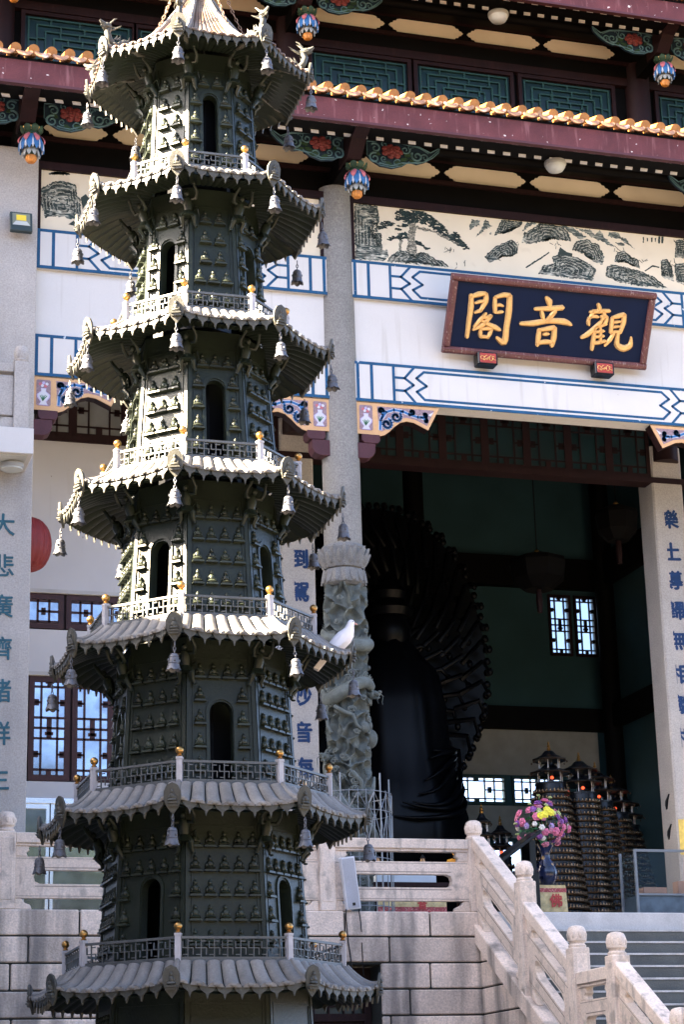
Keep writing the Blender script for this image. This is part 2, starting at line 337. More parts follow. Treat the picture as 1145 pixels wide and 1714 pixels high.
# unseen tree belt, added behind the viewer to cut low skylight and reflections
def _belt(u, v):
    a = -1.25+2.5*u; h = 21*v
    n = 2.2*sin(u*61+v*9)+1.6*sin(u*127-v*23)+1.2*sin(v*17+u*33)
    R_ = 62+n*(1-.3*v)+5*v*v
    return (3+R_*sin(a)*1.1, -2-R_*cos(a), -4.6+h*(.86+.14*sin(u*47)*sin(u*19+1)))
tb = part('light_block_trees', MB().grid(_belt, 220, 26), mat('belt_foliage', (.035,.05,.022), .8, v=.6, s=1.5, bump=1, bs=3), None, smooth=40)
tb['kind'] = 'stuff'; tb['label'] = 'unseen green tree belt added behind the viewer to block low skylight'; tb['category'] = 'trees'
pw = struct('platform_wall', MB().box(-12, -1.62, -2.57, -1.6, -4.5, -.03).box(-.43, 1.19, -2.57, -1.6, -4.5, -.20).box(-.43, 1.0, -2.565, -1.6, -.25, -.03)
    .box(-1.62, -.43, -2.57, -1.6, -.70, -.03).box(-1.62, -.43, -2.57, -1.6, -4.5, -2.3).box(5.98, 14, -2.57, -1.6, -4.5, -.03), JOINT)
pw['label'] = 'pale granite block wall carrying the temple platform'
def block(name, parent, x0, x1, y0, y1, z0, z1, m=GRAN, bev=.014):
    return part(name, MB().box(x0, x1, y0, y1, z0, z1), m, parent, bevel=bev)
joints = [[-.91,.30],[-.29],[-5.38,.28],[-4.8,-.02],[-.3],[.3]]
for r in range(9):
    z1 = -.345*r - .004; z0 = -.345*(r+1) + .018
    js = sorted(joints[r] if r < len(joints) else [-.3+.4*(r % 2)])
    x = js[0]
    xs = [] ; x = js[0]
    while x > -8: x -= random.uniform(1.12, 1.32); xs.append(x)
    xs = sorted(xs + js) + [1.035]
    if r == 2: xs = [q for q in xs if not (-5.6 < q < -5.1)] ; xs = sorted(xs + [-5.38])
    for a, b in zip(xs, xs[1:]):
        segs = [(a, b)]
        if r >= 2 and r < 7:
            segs = []
            if a < -1.62: segs.append((a, min(b, -1.62)))
            if b > -.43: segs.append((max(a, -.43), b))
        for p, q in segs:
            if q - p > .08:
                block('stone_block', pw, p+.012, q-.012, -2.60-random.uniform(0,.008), -2.3, z0, z1)
struct('platform_floor', MB().box(-12, 18, -2.54, 13.3, -.25, -.012), mat('floor_stone', (.33,.33,.32), .6, v=.12, s=1.5))
TREAD, RISE = .30, .185; SLOPE = RISE/TREAD
st = struct('stairs', MB().prism([(-2.56,-.3),(-5.6,-2.2),(-7.0,-2.2),(-10.9,-4.55),(-2.56,-4.55)], 1.25, 5.75, 'X'), JOINT)
st['label'] = 'grey stone staircase rising to the temple platform'
part('landing_edge', MB().box(1.22, 5.78, -2.66, -2.3, -.26, -.006), mat('sill_stone', (.5,.5,.5), .7, v=.15, s=2, grain=.12, streak=.3, sc=(.25,.25,.25), sv=(3,3,3)), st, bevel=.01)
ty = []
y, z = -2.6, -.27
for n in range(10): ty.append((y, z)); y -= TREAD; z -= RISE
part('landing', MB().box(1.22, 5.78, -7.05, y+.02, z-.2, z), STEP, st, bevel=.01)
zl = z; y2 = -7.0; z -= RISE
while z > -4.5: ty.append((y2, z)); y2 -= TREAD; z -= RISE
for (yy, zz) in ty:
    o = part('step', MB().box(1.22, 5.78, yy-TREAD, yy+.06, zz-RISE+.004, zz), STEP, st, bevel=.008)
    part('nosing', MB().box(1.222, 5.778, yy-TREAD-.012, yy-TREAD+.05, zz-.022, zz+.004), NOSE, o)

# stringer and side wall of the stairs
def strz(Y):
    if Y > -5.85: return -.17 - SLOPE*(-2.6-Y)
    if Y > -7.0: return -2.175
    return -2.175 - SLOPE*(-7.0-Y)
sw = thing('stair_side_wall', 'granite block wall and sloping kerb along the left side of the stairs', 'wall', (1.05, -5, -4.5))
prof = [(-2.6,strz(-2.6)),(-5.85,strz(-5.85)),(-7.0,-2.175),(-10.7,strz(-10.7))]
for a, b in ((0,1),(1,2),(2,3)):
    p, q = prof[a], prof[b]; n = 2 if a != 1 else 1
    for k in range(n):
        u0 = (p[0]+(q[0]-p[0])*k/n - .004, p[1]+(q[1]-p[1])*k/n); u1 = (p[0]+(q[0]-p[0])*(k+1)/n + .004, p[1]+(q[1]-p[1])*(k+1)/n)
        part('kerb_stone', MB().prism([(u0[0],u0[1]),(u1[0],u1[1]),(u1[0],u1[1]-.27),(u0[0],u0[1]-.27)], .93, 1.215, 'X'), GRAN, sw, bevel=.012)
part('backing', MB().prism([(p[0]-.0, p[1]-.28) for p in prof] + [(-10.7,-4.5),(-2.62,-4.5)], 1.02, 1.2, 'X'), JOINT, sw)
def clip(poly, fn):
    out = []
    for i in range(len(poly)):
        a, b = poly[i], poly[(i+1) % len(poly)]; fa, fb = fn(a), fn(b)
        if fa >= 0: out.append(a)
        if (fa >= 0) != (fb >= 0):
            t = fa/(fa-fb); out.append((a[0]+(b[0]-a[0])*t, a[1]+(b[1]-a[1])*t))
    return out
for r in range(1, 13):
    z1 = -.345*r-.004; z0 = z1-.323; Y = -2.63
    first = True
    while Y > -10.6:
        L = (.75 if r % 2 else 1.15) if first else 1.2; first = False
        q = [(Y, z0), (Y-L+.022, z0), (Y-L+.022, z1), (Y, z1)]
        for (p0, p1) in ((prof[0],prof[1]),(prof[1],prof[2]),(prof[2],prof[3])):
            q2 = clip(q, lambda p: p0[0]+.0-p[0]) ; q2 = clip(q2, lambda p: p[0]-p1[0]) if q2 else q2
            sl = (p1[1]-p0[1])/(p1[0]-p0[0])
            q2 = clip(q2, lambda p: p0[1]-.285+sl*(p[0]-p0[0])-p[1]) if q2 else q2
            if len(q2) >= 3 and max(p[0] for p in q2)-min(p[0] for p in q2) > .06 and max(p[1] for p in q2)-min(p[1] for p in q2) > .05:
                part('stone_block', MB().prism(q2, .995-random.uniform(0,.008), 1.1, 'X'), GRAN, sw, bevel=.01)
        Y -= L

# ------------------------------------------------------------------ stone balustrades
BUDM = None
def bud_mesh():
    global BUDM
    if BUDM is None:
        mb = MB().lathe([(.105,0),(.11,.03),(.09,.05),(.092,.07),(.110,.085),(.115,.13),(.112,.19),(.098,.235),(.06,.265),(.0,.275)], n=20,
            mod=lambda a, t: 1+.05*abs(sin(4*a))*(1 if .3 < t < .9 else .2))
        for k in range(8):
            a = 2*pi*k/8
            mb.ball((.1*cos(a), .1*sin(a), .155), (.035,.035,.05), 6, 4)
            mb.ball((.075*cos(a+.39), .075*sin(a+.39), .215), (.032,.032,.045), 6, 4)
        BUDM = mb.mesh('bud', GRANR, 40)
    return BUDM
def post(parent, X, Y, z0, z1, w=.225):
    o = part('post', MB().box(X-w/2, X+w/2, Y-w/2, Y+w/2, z0, z1), GRANR, parent, bevel=.012)
    part('post_panel', MB().box(X-w/2+.04, X+w/2-.04, Y-w/2-.006, Y-w/2+.02, z0+.12, z1-.08), GRANR, o, bevel=.004)
    part('post_panel', MB().box(X-w/2-.006, X-w/2+.02, Y-w/2+.04, Y+w/2-.04, z0+.12, z1-.08), GRANR, o, bevel=.004)
    piece('lotus_bud', bud_mesh(), o, T_((X, Y, z1-.003)))
def bay(parent, L, fn):
    def pr(name, poly, t, m=GRANR, bev=.012):
        part(name, MB().prism(poly, -t, t, fn=lambda p, a: fn(p[0], p[1], a)), m, parent, bevel=bev)
    pr('top_rail', [(0,.85),(L,.85),(L,.96),(L,.99),(0,.99),(0,.96)], .095)
    pr('rail_moulding', [(0,.822),(L,.822),(L,.852),(0,.852)], .07, bev=0)
    sl = min(.33, L*.24)
    pan = MB()
    for q in ([(0,.15),(L,.15),(L,.33),(0,.33)], [(0,.51),(L,.51),(L,.68),(0,.68)],
              [(0,.33),(sl,.33),(sl*.8,.36),(sl*.75,.42),(sl*.8,.48),(sl,.51),(0,.51)],
              [(L,.51),(L-sl,.51),(L-sl*.8,.48),(L-sl*.75,.42),(L-sl*.8,.36),(L-sl,.33),(L,.33)]):
        pan.prism(q, -.06, .06, fn=lambda p, a: fn(p[0], p[1], a))
    po = part('panel', pan, GRANR, parent)
    ln = MB()
    for q in ([(sl*.8,.535),(L-sl*.8,.535),(L-sl*.8,.545),(sl*.8,.545)], [(sl*.8,.295),(L-sl*.8,.295),(L-sl*.8,.305),(sl*.8,.305)],
              [(.02,.655),(L-.02,.655),(L-.02,.661),(.02,.661)], [(.02,.172),(L-.02,.172),(L-.02,.178),(.02,.178)]):
        ln.prism(q, -.0625, .0625, fn=lambda p, a: fn(p[0], p[1], a))
    part('incised_line', ln, mat('incised', (.24,.2,.17), .8), po)
    for s0, d in ((0, 1), (L, -1)):
        pr('rail_bracket', [(s0,.68),(s0+d*.17,.68),(s0+d*.145,.73),(s0+d*.19,.76),(s0+d*.17,.8),(s0+d*.2,.825),(s0,.825)], .055)
        pr('foot', [(s0,0),(s0+d*.23,0),(s0+d*.21,.06),(s0+d*.13,.09),(s0+d*.09,.15),(s0,.15)], .055)
b1 = thing('stone_balustrade', 'pink granite balustrade with slotted panels along the platform edge', 'balustrade', (-2, -2.47, 0))
PX = [-5.45, -3.29, -1.13, 1.03]
for x in PX: post(b1, x, -2.47, 0, 1.0)
for a, b in zip(PX, PX[1:]):
    bay(b1, b-a-.225, lambda s, h, t, a=a: (a+.1125+s, -2.47+t, h))
bay(b1, 2.0, lambda s, h, t: (-5.5625-2.0+s, -2.47+t, h))
b2 = thing('stone_balustrade', 'sloping granite balustrade with lotus bud posts beside the stairs', 'balustrade', (1.05, -5, -4.5))
SP = [-2.47, -4.24, -5.85, -7.0, -8.55, -10.3]
for Y in SP[1:]:
    z = strz(Y); post(b2, 1.05, Y, z-.1, z + (1.39 if Y > -6.5 else 1.2))
for i in range(len(SP)-1):
    Ya, Yb = SP[i]-.1125, SP[i+1]+.1125; k = 1.2 if i != 2 else 1.1
    bay(b2, Ya-Yb, lambda s, h, t, Ya=Ya, k=k: (1.05+t, Ya-s, strz(Ya-s)+h*k+.002))

# ------------------------------------------------------------------ the temple hall
hall = thing('temple_hall', 'two-storey temple hall with white painted beams, orange tiled eaves and dark open doorway', 'building', (3.47, 2.6, 0))
CX = [-5.2, 0.0, 6.94]; LZ = [-11.2] + CX + [12.14]
def H(name, mb, m, **k): return part(name, mb, m, hall, **k)
# round columns
def rcol(x):
    return H('column', MB().lathe([(.30,0),(.30,5.3),(.298,8),(.275,11.9)], (x,0,0), 28), GREY, smooth=40)
rcol(6.94)
H('pillar', MB().box(-5.62, -4.905, -.36, .34, 0, 11.95), PILL, bevel=.012, label='square granite pillar with teal inscription and floodlight')
for x, lab in ((0.0, 'inner granite pillar with blue inscription behind the dragon column'), (6.94, 'inner granite pillar with blue inscription right of the doorway')):
    H('inner_pillar', MB().prism([(x-.30,2.63),(x-.27,2.6),(x+.27,2.6),(x+.30,2.63),(x+.30,3.17),(x+.27,3.2),(x-.27,3.2),(x-.30,3.17)], 0, 8.9, 'Z'), PILL, label=lab)
# inscriptions
def glyph(ch, size, M, parent, m, name='character', bold=.012):
    c = bpy.data.curves.new('g', 'FONT'); c.body = ch; c.size = size; c.align_x = 'CENTER'; c.extrude = .002
    c.resolution_u = 3
    o = bpy.data.objects.new('g', c); COL.objects.link(o); bpy.context.view_layer.update()
    me = bpy.data.meshes.new_from_object(o); me.materials.clear(); me.materials.append(m)
    COL.objects.unlink(o); bpy.data.objects.remove(o)
    vs = [v.co.y for v in me.vertices]; mid = (min(vs)+max(vs))/2
    if bold:        # thicken the brush strokes with slightly shifted layers
        vv = [tuple(v.co) for v in me.vertices]; ff = [tuple(p.vertices) for p in me.polygons]; mb = MB()
        for q, (dx, dy) in enumerate(((0,0),(bold,0),(-bold,0),(0,bold),(0,-bold))): mb.add([(a+dx, b+dy, c_+q*.0004) for a, b, c_ in vv], ff)
        me = bpy.data.meshes.new(name); me.from_pydata(mb.v, [], mb.f); me.materials.append(m)
    piece(name, me, parent, M @ T_((0,-mid,0)))
FRONT = Rx(pi/2)
SH = Matrix(((1,.06,0,0),(.10,1,0,0),(0,0,1,0),(0,0,0,1)))
for ch, z in zip('倒駕妙音海', (6.41,5.84,4.07,3.46,2.87)):
    glyph(ch, .36, T_((.02,2.597,z)) @ FRONT @ SH, hall, CHAR)
for ch, z in zip('樂土導歸無相離相', (7.53,6.93,6.40,5.85,5.30,4.70,4.16,3.58)):
    glyph(ch, .36, T_((6.93,2.597,z)) @ FRONT @ SH, hall, CHAR)
for ch, z in zip('大悲廣濟諸群生', (5.81,5.19,4.58,3.95,3.33,2.71,2.07)):
    glyph(ch, .36, T_((-5.31,-.363,z)) @ FRONT @ SH, hall, CHART, bold=.005)

# white beams with the blue pattern
def seg(mb, a, b, w, Y0, Y1):
    a = Vector(a); b = Vector(b); d = (b-a).normalized(); n = Vector((-d.y, d.x))*w/2
    mb.prism([a-n-d*w*.3, b-n+d*w*.3, b+n+d*w*.3, a+n-d*w*.3], Y0, Y1)
def band(x0, x1, z0, z1, parent):
    mb = MB(); h = z1-z0; Y0, Y1 = -.2045, -.19; w = .04; W = x1-x0
    mb.box(x0, x1, Y0, Y1, z0, z0+.048); mb.box(x0, x1, Y0, Y1, z1-.048, z1)
    for e, d in ((x0, 1), (x1, -1)):
        for off, ww in ((.045,.05),(.275,.05),(.645,.045)):
            mb.box(min(e+d*(off-ww/2), e+d*(off+ww/2)), max(e+d*(off-ww/2), e+d*(off+ww/2)), Y0, Y1, z0+.05, z1-.05)
        g = lambda u, v: (e+d*u, z0+h*v)
        for a, b in (((.67,.66),(.83,.66)), ((.67,.34),(.83,.34)), ((.83,.66),(.99,.94)), ((.83,.66),(.98,.5)), ((.98,.5),(.83,.34)), ((.83,.34),(1.0,.06)),
                     ((1.16,.85),(1.03,.68)), ((1.03,.68),(1.20,.5)), ((1.20,.5),(1.03,.34)), ((1.03,.34),(1.16,.15))):
            seg(mb, g(*a), g(*b), w, Y0-.0005, Y1)
    mb.box(x0+1.16, x1-1.16, Y0, Y1, z0+h*.85-.02, z0+h*.85+.02); mb.box(x0+1.16, x1-1.16, Y0, Y1, z0+h*.15-.02, z0+h*.15+.02)
    part('painted_line', mb, BLUE, parent)
for i, (x0, x1) in enumerate(((-4.905, -.215), (.215, 6.72), (7.16, 12))):
    for (z0, z1) in ((10.02, 10.68), (8.25, 8.925)):
        o = H('white_beam', MB().box(x0, x1, -.20, .15, z0, z1), WHITE, bevel=.006)
        band(x0, x1, z0, z1, o)
    H('white_panel', MB().box(x0, x1, -.125, .1, 8.92, 10.03), WHITE)
    fr = H('painting_panel', MB().box(x0, x1, -.11, .1, 10.675, 11.77), CREAM, label='ink landscape painting of pines and rocks on cream panel')
    part('panel_frame', MB().box(x0, x0+.075, -.15, .05, 10.69, 11.78).box(x1-.075, x1, -.15, .05, 10.69, 11.78).box(x0, x1, -.16, .05, 11.73, 11.86).box(x0+.06, x1-.06, -.14, .05, 10.66, 10.70), WOOD, fr)
    if i == 0: panL = fr
    if i == 1: panC = fr
def inkmat(name, dark, lite, scale, dist, thr, ang=.7):
    m = bpy.data.materials.new(name); m.use_nodes = True; N = m.node_tree.nodes; L = m.node_tree.links; b = N['Principled BSDF']; b.inputs['Roughness'].default_value = .9
    g = N.new('ShaderNodeNewGeometry'); w = N.new('ShaderNodeTexNoise'); w.inputs['Scale'].default_value = scale; w.inputs['Distortion'].default_value = dist; w.inputs['Detail'].default_value = 5; w.inputs['Roughness'].default_value = .6
    mp = N.new('ShaderNodeMapping'); mp.inputs['Rotation'].default_value = (0, ang, 0); mp.inputs['Scale'].default_value = (1, 1, 4.5); L.new(g.outputs['Position'], mp.inputs['Vector']); L.new(mp.outputs[0], w.inputs['Vector']); r = N.new('ShaderNodeValToRGB'); L.new(w.outputs['Fac'], r.inputs[0])
    r.color_ramp.elements[0].position = thr; r.color_ramp.elements[0].color = (*dark, 1); r.color_ramp.elements[1].position = thr+.16; r.color_ramp.elements[1].color = (*lite, 1)
    n = N.new('ShaderNodeTexNoise'); n.inputs['Scale'].default_value = 9; n.inputs['Detail'].default_value = 6; L.new(g.outputs['Position'], n.inputs['Vector'])
    mr = N.new('ShaderNodeMapRange'); L.new(n.outputs['Fac'], mr.inputs[0]); mr.inputs[1].default_value = .35; mr.inputs[2].default_value = .65; mr.inputs[3].default_value = .6; mr.inputs[4].default_value = 1.6
    sc = N.new('ShaderNodeVectorMath'); sc.operation = 'SCALE'; L.new(r.outputs[0], sc.inputs[0]); L.new(mr.outputs[0], sc.inputs['Scale']); L.new(sc.outputs[0], b.inputs['Base Color']); return m
INK = {'c': inkmat('ink_rock', (.02,.036,.035), (.46,.44,.36), 5.5, 1.2, .46), 'k': inkmat('ink_pine', (.007,.02,.02), (.26,.26,.2), 14, 1.5, .58, -.4),
       't': inkmat('ink_trunk', (.03,.04,.035), (.5,.44,.33), 16, 2, .45, 1.3), 'g': inkmat('ink_wash', (.06,.08,.075), (.34,.34,.28), 6, 1, .48, -.8), 'b': mat('ink_line', (.035,.05,.045), .9), 's': mat('ink_stroke', (.05,.068,.062), .9, v=.5, s=9)}
def jag(poly, amp=.018):
    out = []
    for i in range(len(poly)):
        a, b = poly[i], poly[(i+1) % len(poly)]; L = math.hypot(b[0]-a[0], b[1]-a[1]); n = max(1, int(L/.022))
        for k in range(n):
            t = k/n; out.append((a[0]+(b[0]-a[0])*t+random.uniform(-amp, amp)*(k > 0), a[1]+(b[1]-a[1])*t+random.uniform(-amp, amp)*(k > 0)))
    return out
for i, (k, P) in enumerate(PAINTING):
    P = [(min(max(x, -4.82), 6.6), min(max(z, 10.71), 11.725)) for x, z in P]
    pan_ = panL if P[0][0] < 0 else panC
    if k == 'k':        # needle clumps filling the pine's canopy outline
        def inside(x, z):
            c = False
            for (xa, za), (xb, zb2) in zip(P, P[1:]+P[:1]):
                if (za > z) != (zb2 > z) and x < (xb-xa)*(z-za)/(zb2-za)+xa: c = not c
            return c
        x0, x1 = min(p[0] for p in P), max(p[0] for p in P); z0, z1 = min(p[1] for p in P), max(p[1] for p in P); mb = MB()
        for _ in range(int((x1-x0)*(z1-z0)*1500)+6):
            x, z = random.uniform(x0, x1), random.uniform(z0, z1)
            if inside(x, z):
                w_, h_ = random.uniform(.022,.05), random.uniform(.010,.017); t_ = random.uniform(-.5,.2)
                mb.prism([(x+w_*cos(a)*cos(t_)-h_*sin(a)*sin(t_)+random.uniform(-.006,.006), min(z+w_*cos(a)*sin(t_)+h_*sin(a)*cos(t_)+random.uniform(-.006,.006), 11.72)) for a in np.linspace(0, 2*pi, 9)[:-1]], -.1128-random.uniform(0,.003), -.105)
        if mb.v: part('ink_shape', mb, INK['k'], pan_, kind='stuff')
        continue
    part('ink_shape', MB().prism(jag(P, .018 if k != 'b' else .004), -.1125-.0004*(i % 6), -.105), INK[k], pan_)
for i, (k, P) in enumerate(PAINTING):       # pale contour strokes inside the rocks
    if k != 'c': continue
    xs_ = [p[0] for p in P]; zs_ = [p[1] for p in P]; cx = sum(xs_)/len(P); cz = min(zs_)+.3*(max(zs_)-min(zs_)); mb = MB(); md = MB()
    for fi, f in enumerate((.97,.9,.82,.74,.66,.58,.5,.42,.33,.24,.15)):
        Q = jag([(cx+(x-cx)*f, min(cz+(z-cz)*f, 11.71)) for x, z in P], .012)
        for a, b in zip(Q, Q[1:]):
            if max(abs(a[0]), abs(b[0])) < 6.58 and min(a[1], b[1]) > 10.73 and (a[1]+b[1])/2 > cz-.05 and math.dist(a, b) < .1 and random.random() < .85: seg(mb if fi % 2 else md, a, b, random.uniform(.005,.012) if fi % 2 else random.uniform(.008,.024), -.1165 if fi % 2 else -.117, -.11)
    if md.v: part('ink_shape', md, INK['s'], panL if cx < 0 else panC, kind='stuff')
    if mb.v: part('ink_shape', mb, mat('ink_contour', (.44,.43,.35), .9) if 'ink_contour' not in bpy.data.materials else bpy.data.materials['ink_contour'], panL if cx < 0 else panC, kind='stuff')
tw = MB()
for k in range(60):       # pine needles and grasses brushed around the rocks
    cx, cz = random.choice([(1.9,11.05),(2.75,11.05),(3.1,11.2),(3.9,11.35),(4.35,11.0),(4.1,11.0),(5.4,11.25),(5.0,11.35),(6.0,11.2),(2.1,10.8),(6.1,11.6)])
    x = cx+random.gauss(0,.06); z = cz+random.gauss(0,.035); a = random.uniform(.2, 2.9); l = random.uniform(.04,.09)
    seg(tw, (x,z), (x+l*cos(a), z+l*sin(a)), .007, -.1155, -.105)
part('ink_shape', tw, INK['b'], panC, kind='stuff')

# carved brackets below the beams
def queti(x, d):
    X = lambda u: x+d*u
    base_p = [(.215,8.235),(1.62,8.235),(1.42,7.845),(1.3,7.90),(1.18,7.955),(1.06,7.97),(.95,7.94),(.85,7.86),(.76,7.77),(.68,7.71),(.6,7.685),(.5,7.70),(.46,7.705),(.215,7.705)]
    o = H('carved_bracket', MB().prism([(X(u), z) for u, z in base_p], -.165, .02), WOOD)
    part('face_board', MB().prism([(X(u), z) for u, z in base_p], -.185, -.165), TAN, o)
    part('inset', MB().prism([(X(u), z) for u, z in [(.27,8.17),(.29,8.19),(.47,8.19),(.49,8.17),(.49,7.79),(.47,7.77),(.29,7.77),(.27,7.79)]], -.1875, -.17), MAUVE, o)
    part('inset', MB().prism([(X(u), z) for u, z in [(.57,8.185),(1.53,8.185),(1.40,7.915),(1.22,8.0),(1.06,8.03),(.93,8.0),(.82,7.91),(.72,7.82),(.64,7.765),(.59,7.78)]], -.1875, -.17), MAUVE, o)
    def spiral(cx, cz, r0, turns, a0, sgn):
        return [(cx+r0*(1-k/18*.8)*cos(a0+sgn*turns*2*pi*k/18), cz+r0*(1-k/18*.8)*sin(a0+sgn*turns*2*pi*k/18)) for k in range(19)]
    curves = [[(.61,7.80),(.62,7.95),(.66,8.05),(.67,8.1)]+spiral(.63,8.115,.045,.9,0,1), [(.64,7.98),(.72,8.1),(.85,8.145),(1.0,8.13),(1.12,8.08),(1.25,8.05),(1.36,8.06)]+spiral(1.37,8.095,.035,.9,-1.57,1),
              [(.98,8.13)]+spiral(.88,8.03,.09,1.2,.6,-1), spiral(.72,7.90,.095,1.3,1.2,-1), [(1.1,8.09)]+spiral(1.15,8.13,.04,.9,-1.5,1), [(1.3,8.05)]+spiral(1.38,8.0,.03,.8,1.5,-1)]
    wh = MB(); bl = MB()
    for c in curves:
        pts = [(X(u), z) for u, z in c]
        for a, b in zip(pts, pts[1:]):
            if math.dist(a, b) > .002: seg(wh, a, b, .056, -.1895, -.18); seg(bl, a, b, .037, -.1915, -.18)
    wh.prism([(X(1.42),8.10),(X(1.52),8.16),(X(1.47),8.08)], -.1895, -.18)
    part('scroll_edge', wh, WPAINT, o); part('scroll', bl, LBLUE, o)
    V = lambda P: [(X(.38)+u, z) for u, z in P]
    vase = [(-.035,8.045),(.035,8.045),(.03,8.0),(.085,7.95),(.08,7.91),(.035,7.84),(.06,7.79),(-.06,7.79),(-.035,7.84),(-.08,7.91),(-.085,7.95),(-.03,8.0)]
    part('painted_vase', MB().prism(V([(u*1.22, 7.92+(z-7.92)*1.08) for u, z in vase]), -.189, -.18), LILAC, o)
    part('painted_vase', MB().prism(V(vase), -.1905, -.18), WPAINT, o)
    g = MB()
    for k in range(5): seg(g, V([(-.01,7.85)])[0], V([(-.05+.025*k, 7.93+.012*(k % 2))])[0], .012, -.192, -.18)
    part('painted_leaf', g, GREENP, o)
    for (u, z, m) in ((-.05,8.12,PINK),(.0,8.14,LILAC),(.05,8.125,WPAINT),(-.02,8.095,WPAINT),(.03,8.09,PINK)):
        fl = MB()
        for k in range(5): fl.prism([(X(.38)+u+.012*cos(1.257*k)+.014*cos(a), z+.012*sin(1.257*k)+.014*sin(a)) for a in (0,1.05,2.1,3.14,4.19,5.24)], -.1895-.0004*k, -.18)
        part('painted_flower', fl, m, o)
    c = H('corbel', MB().prism([(X(.30),7.70),(X(.60),7.70),(X(.60),7.60),(X(.56),7.555),(X(.34),7.555),(X(.30),7.60)], -.20, .05), PURP, bevel=.006)
    part('lower_corbel', MB().prism([(X(.19),7.555),(X(.52),7.555),(X(.52),7.42),(X(.48),7.34),(X(.40),7.30),(X(.19),7.30)], -.19, .05), PURP, c, bevel=.006)
queti(0, 1); queti(0, -1); queti(6.94, -1); queti(-5.12, 1)

# ---- eaves: built twice, the upper storey set back
def lotus_pendant(parent, X, Y, z0):
    o = part('lotus_pendant', MB().lathe([(.10,.60),(.125,.56),(.10,.52),(.13,.46),(.09,.3),(.05,.1)], (X,Y,z0), 14), DKGRN, parent, smooth=40)
    def petals(name, m, n, r0, r1, z1, zb, w, ph):
        mb = MB()
        for k in range(n):
            a = 2*pi*k/n+ph; t = (-sin(a), cos(a))
            P = []
            for j in range(6):
                u = j/5; r = r0+(r1-r0)*sin(u*pi*.62); z = z1+(zb-z1)*u; ww = w*sin(pi*min(.97, .12+u*.85))**.7 * (1 if u < .9 else .4)
                P.append(((r*cos(a)-t[0]*ww, r*sin(a)-t[1]*ww, z), ((r+.018)*cos(a), (r+.018)*sin(a), z), (r*cos(a)+t[0]*ww, r*sin(a)+t[1]*ww, z)))
            vs = [(X+q[0], Y+q[1], z0+q[2]) for row in P for q in row]
            fs = []
            for j in range(5): fs += [(3*j,3*j+1,3*j+4,3*j+3),(3*j+1,3*j+2,3*j+5,3*j+4)]
            mb.add(vs, fs)
        part(name, mb, m, o, smooth=60)
    petals('petal_ring', DKGRN, 8, .11, .17, .50, .61, .06, .2)
    petals('petal_ring', GOLD, 8, .115, .16, .52, .58, .03, .6)
    petals('petal_ring', LBLUE, 10, .09, .185, .49, .18, .055, .0)
    petals('petal_ring', WPAINT, 10, .09, .18, .47, .20, .032, .31)
    petals('petal_ring', PINK, 7, .10, .20, .48, .31, .05, .55)
    petals('petal_ring', mat('petal_grey', (.32,.33,.31), .6), 9, .06, .125, .27, .1, .04, .1)
    mb = MB().lathe([(.03,.16),(.085,.12),(.09,.07),(.06,.02),(.0,.0)], (X,Y,z0), 18, mod=lambda a, t: 1-.12*abs(sin(4.5*a)))
    part('bud', mb, ORNG, o, smooth=40)
def carved_wing(parent, X, Y, z, d):
    """openwork peony scroll board, about 1.25 m long"""
    g = lambda u, v: (X+d*u, z+v)
    out = [(0,.30),(.25,.36),(.6,.34),(.9,.30),(1.08,.22),(1.25,.33),(1.22,.24),(1.12,.14),(.98,.05),(.85,.0),(.72,.03),(.6,-.06),(.42,-.12),(.22,-.10),(.08,-.02),(0,.06)]
    o = part('carved_wing', MB().prism([g(*p) for p in out], Y, Y+.05), DKBLUE, parent)
    def sp(cx, cz, r, turns, a0, s): return [g(cx+r*(1-k/16*.78)*cos(a0+s*turns*2*pi*k/16), cz+r*(1-k/16*.78)*sin(a0+s*turns*2*pi*k/16)) for k in range(17)]
    for cv, m, r in ((sp(.12,.02,.1,1.3,1.2,1),TEALE,.02),(sp(.14,.2,.09,1.2,2.5,-1),TEALE,.018),(sp(.85,.13,.1,1.3,2.6,1),TEALE,.02),([g(.2,-.06),g(.4,-.09),g(.58,-.02),g(.75,.0),g(.95,.04),g(1.1,.16),g(1.22,.28)],TEALE,.014),
                      (sp(.98,.12,.07,1.2,3.4,-1),TEALE,.013),(sp(.5,-.03,.07,1.2,.6,1),TEALE,.013),(sp(.3,.28,.06,1.1,1.5,1),TEALE,.012),(sp(.28,.02,.06,1.2,-1,-1),TEALE,.012),(sp(.74,.27,.05,1.1,0,1),TEALE,.011),([g(*p) for p in out]+[g(*out[0])],TEALE,.011),
                      ([g(.02,.3),g(.3,.345),g(.6,.325),g(.9,.285),g(1.05,.2)],TEALE,.012),(sp(.65,.22,.08,1.2,.3,-1),TEALE,.016)):
        part('scroll', MB().tube([(p[0], Y-.012, p[1]) for p in cv], [r*(1-.5*i/len(cv)) for i in range(len(cv))], 6), m, o, smooth=50)
    for (u, v, a, l) in ((.3,-.02,-.6,.16),(.45,-.02,-.2,.17),(.55,.02,.3,.15),(.22,.08,2.6,.12),(.62,.12,.1,.14),(.7,.05,-.3,.1)):
        p0 = g(u, v); q = [(0,0),(.3,.22),(.7,.2),(1,0),(.7,-.2),(.3,-.22)]
        part('leaf', MB().prism([(p0[0]+d*l*(x*cos(a)-y*sin(a)), p0[1]+l*(x*sin(a)+y*cos(a))) for x, y in q], Y-.02, Y+.01), DKGRN, o)
    for ring, (n, r, s) in enumerate(((7,.115,.062),(6,.07,.05),(4,.03,.035))):
        fl = MB()
        for k in range(n):
            a = 2*pi*k/n+ring*.4; c = g(.42+r*cos(a)*1.15, .16+r*sin(a)*.75); fl.ball((c[0], Y-.025-.015*ring, c[1]), (s, .022, s*.85), 7, 4)
        part('peony_petal', fl, PEONY, o, smooth=60)
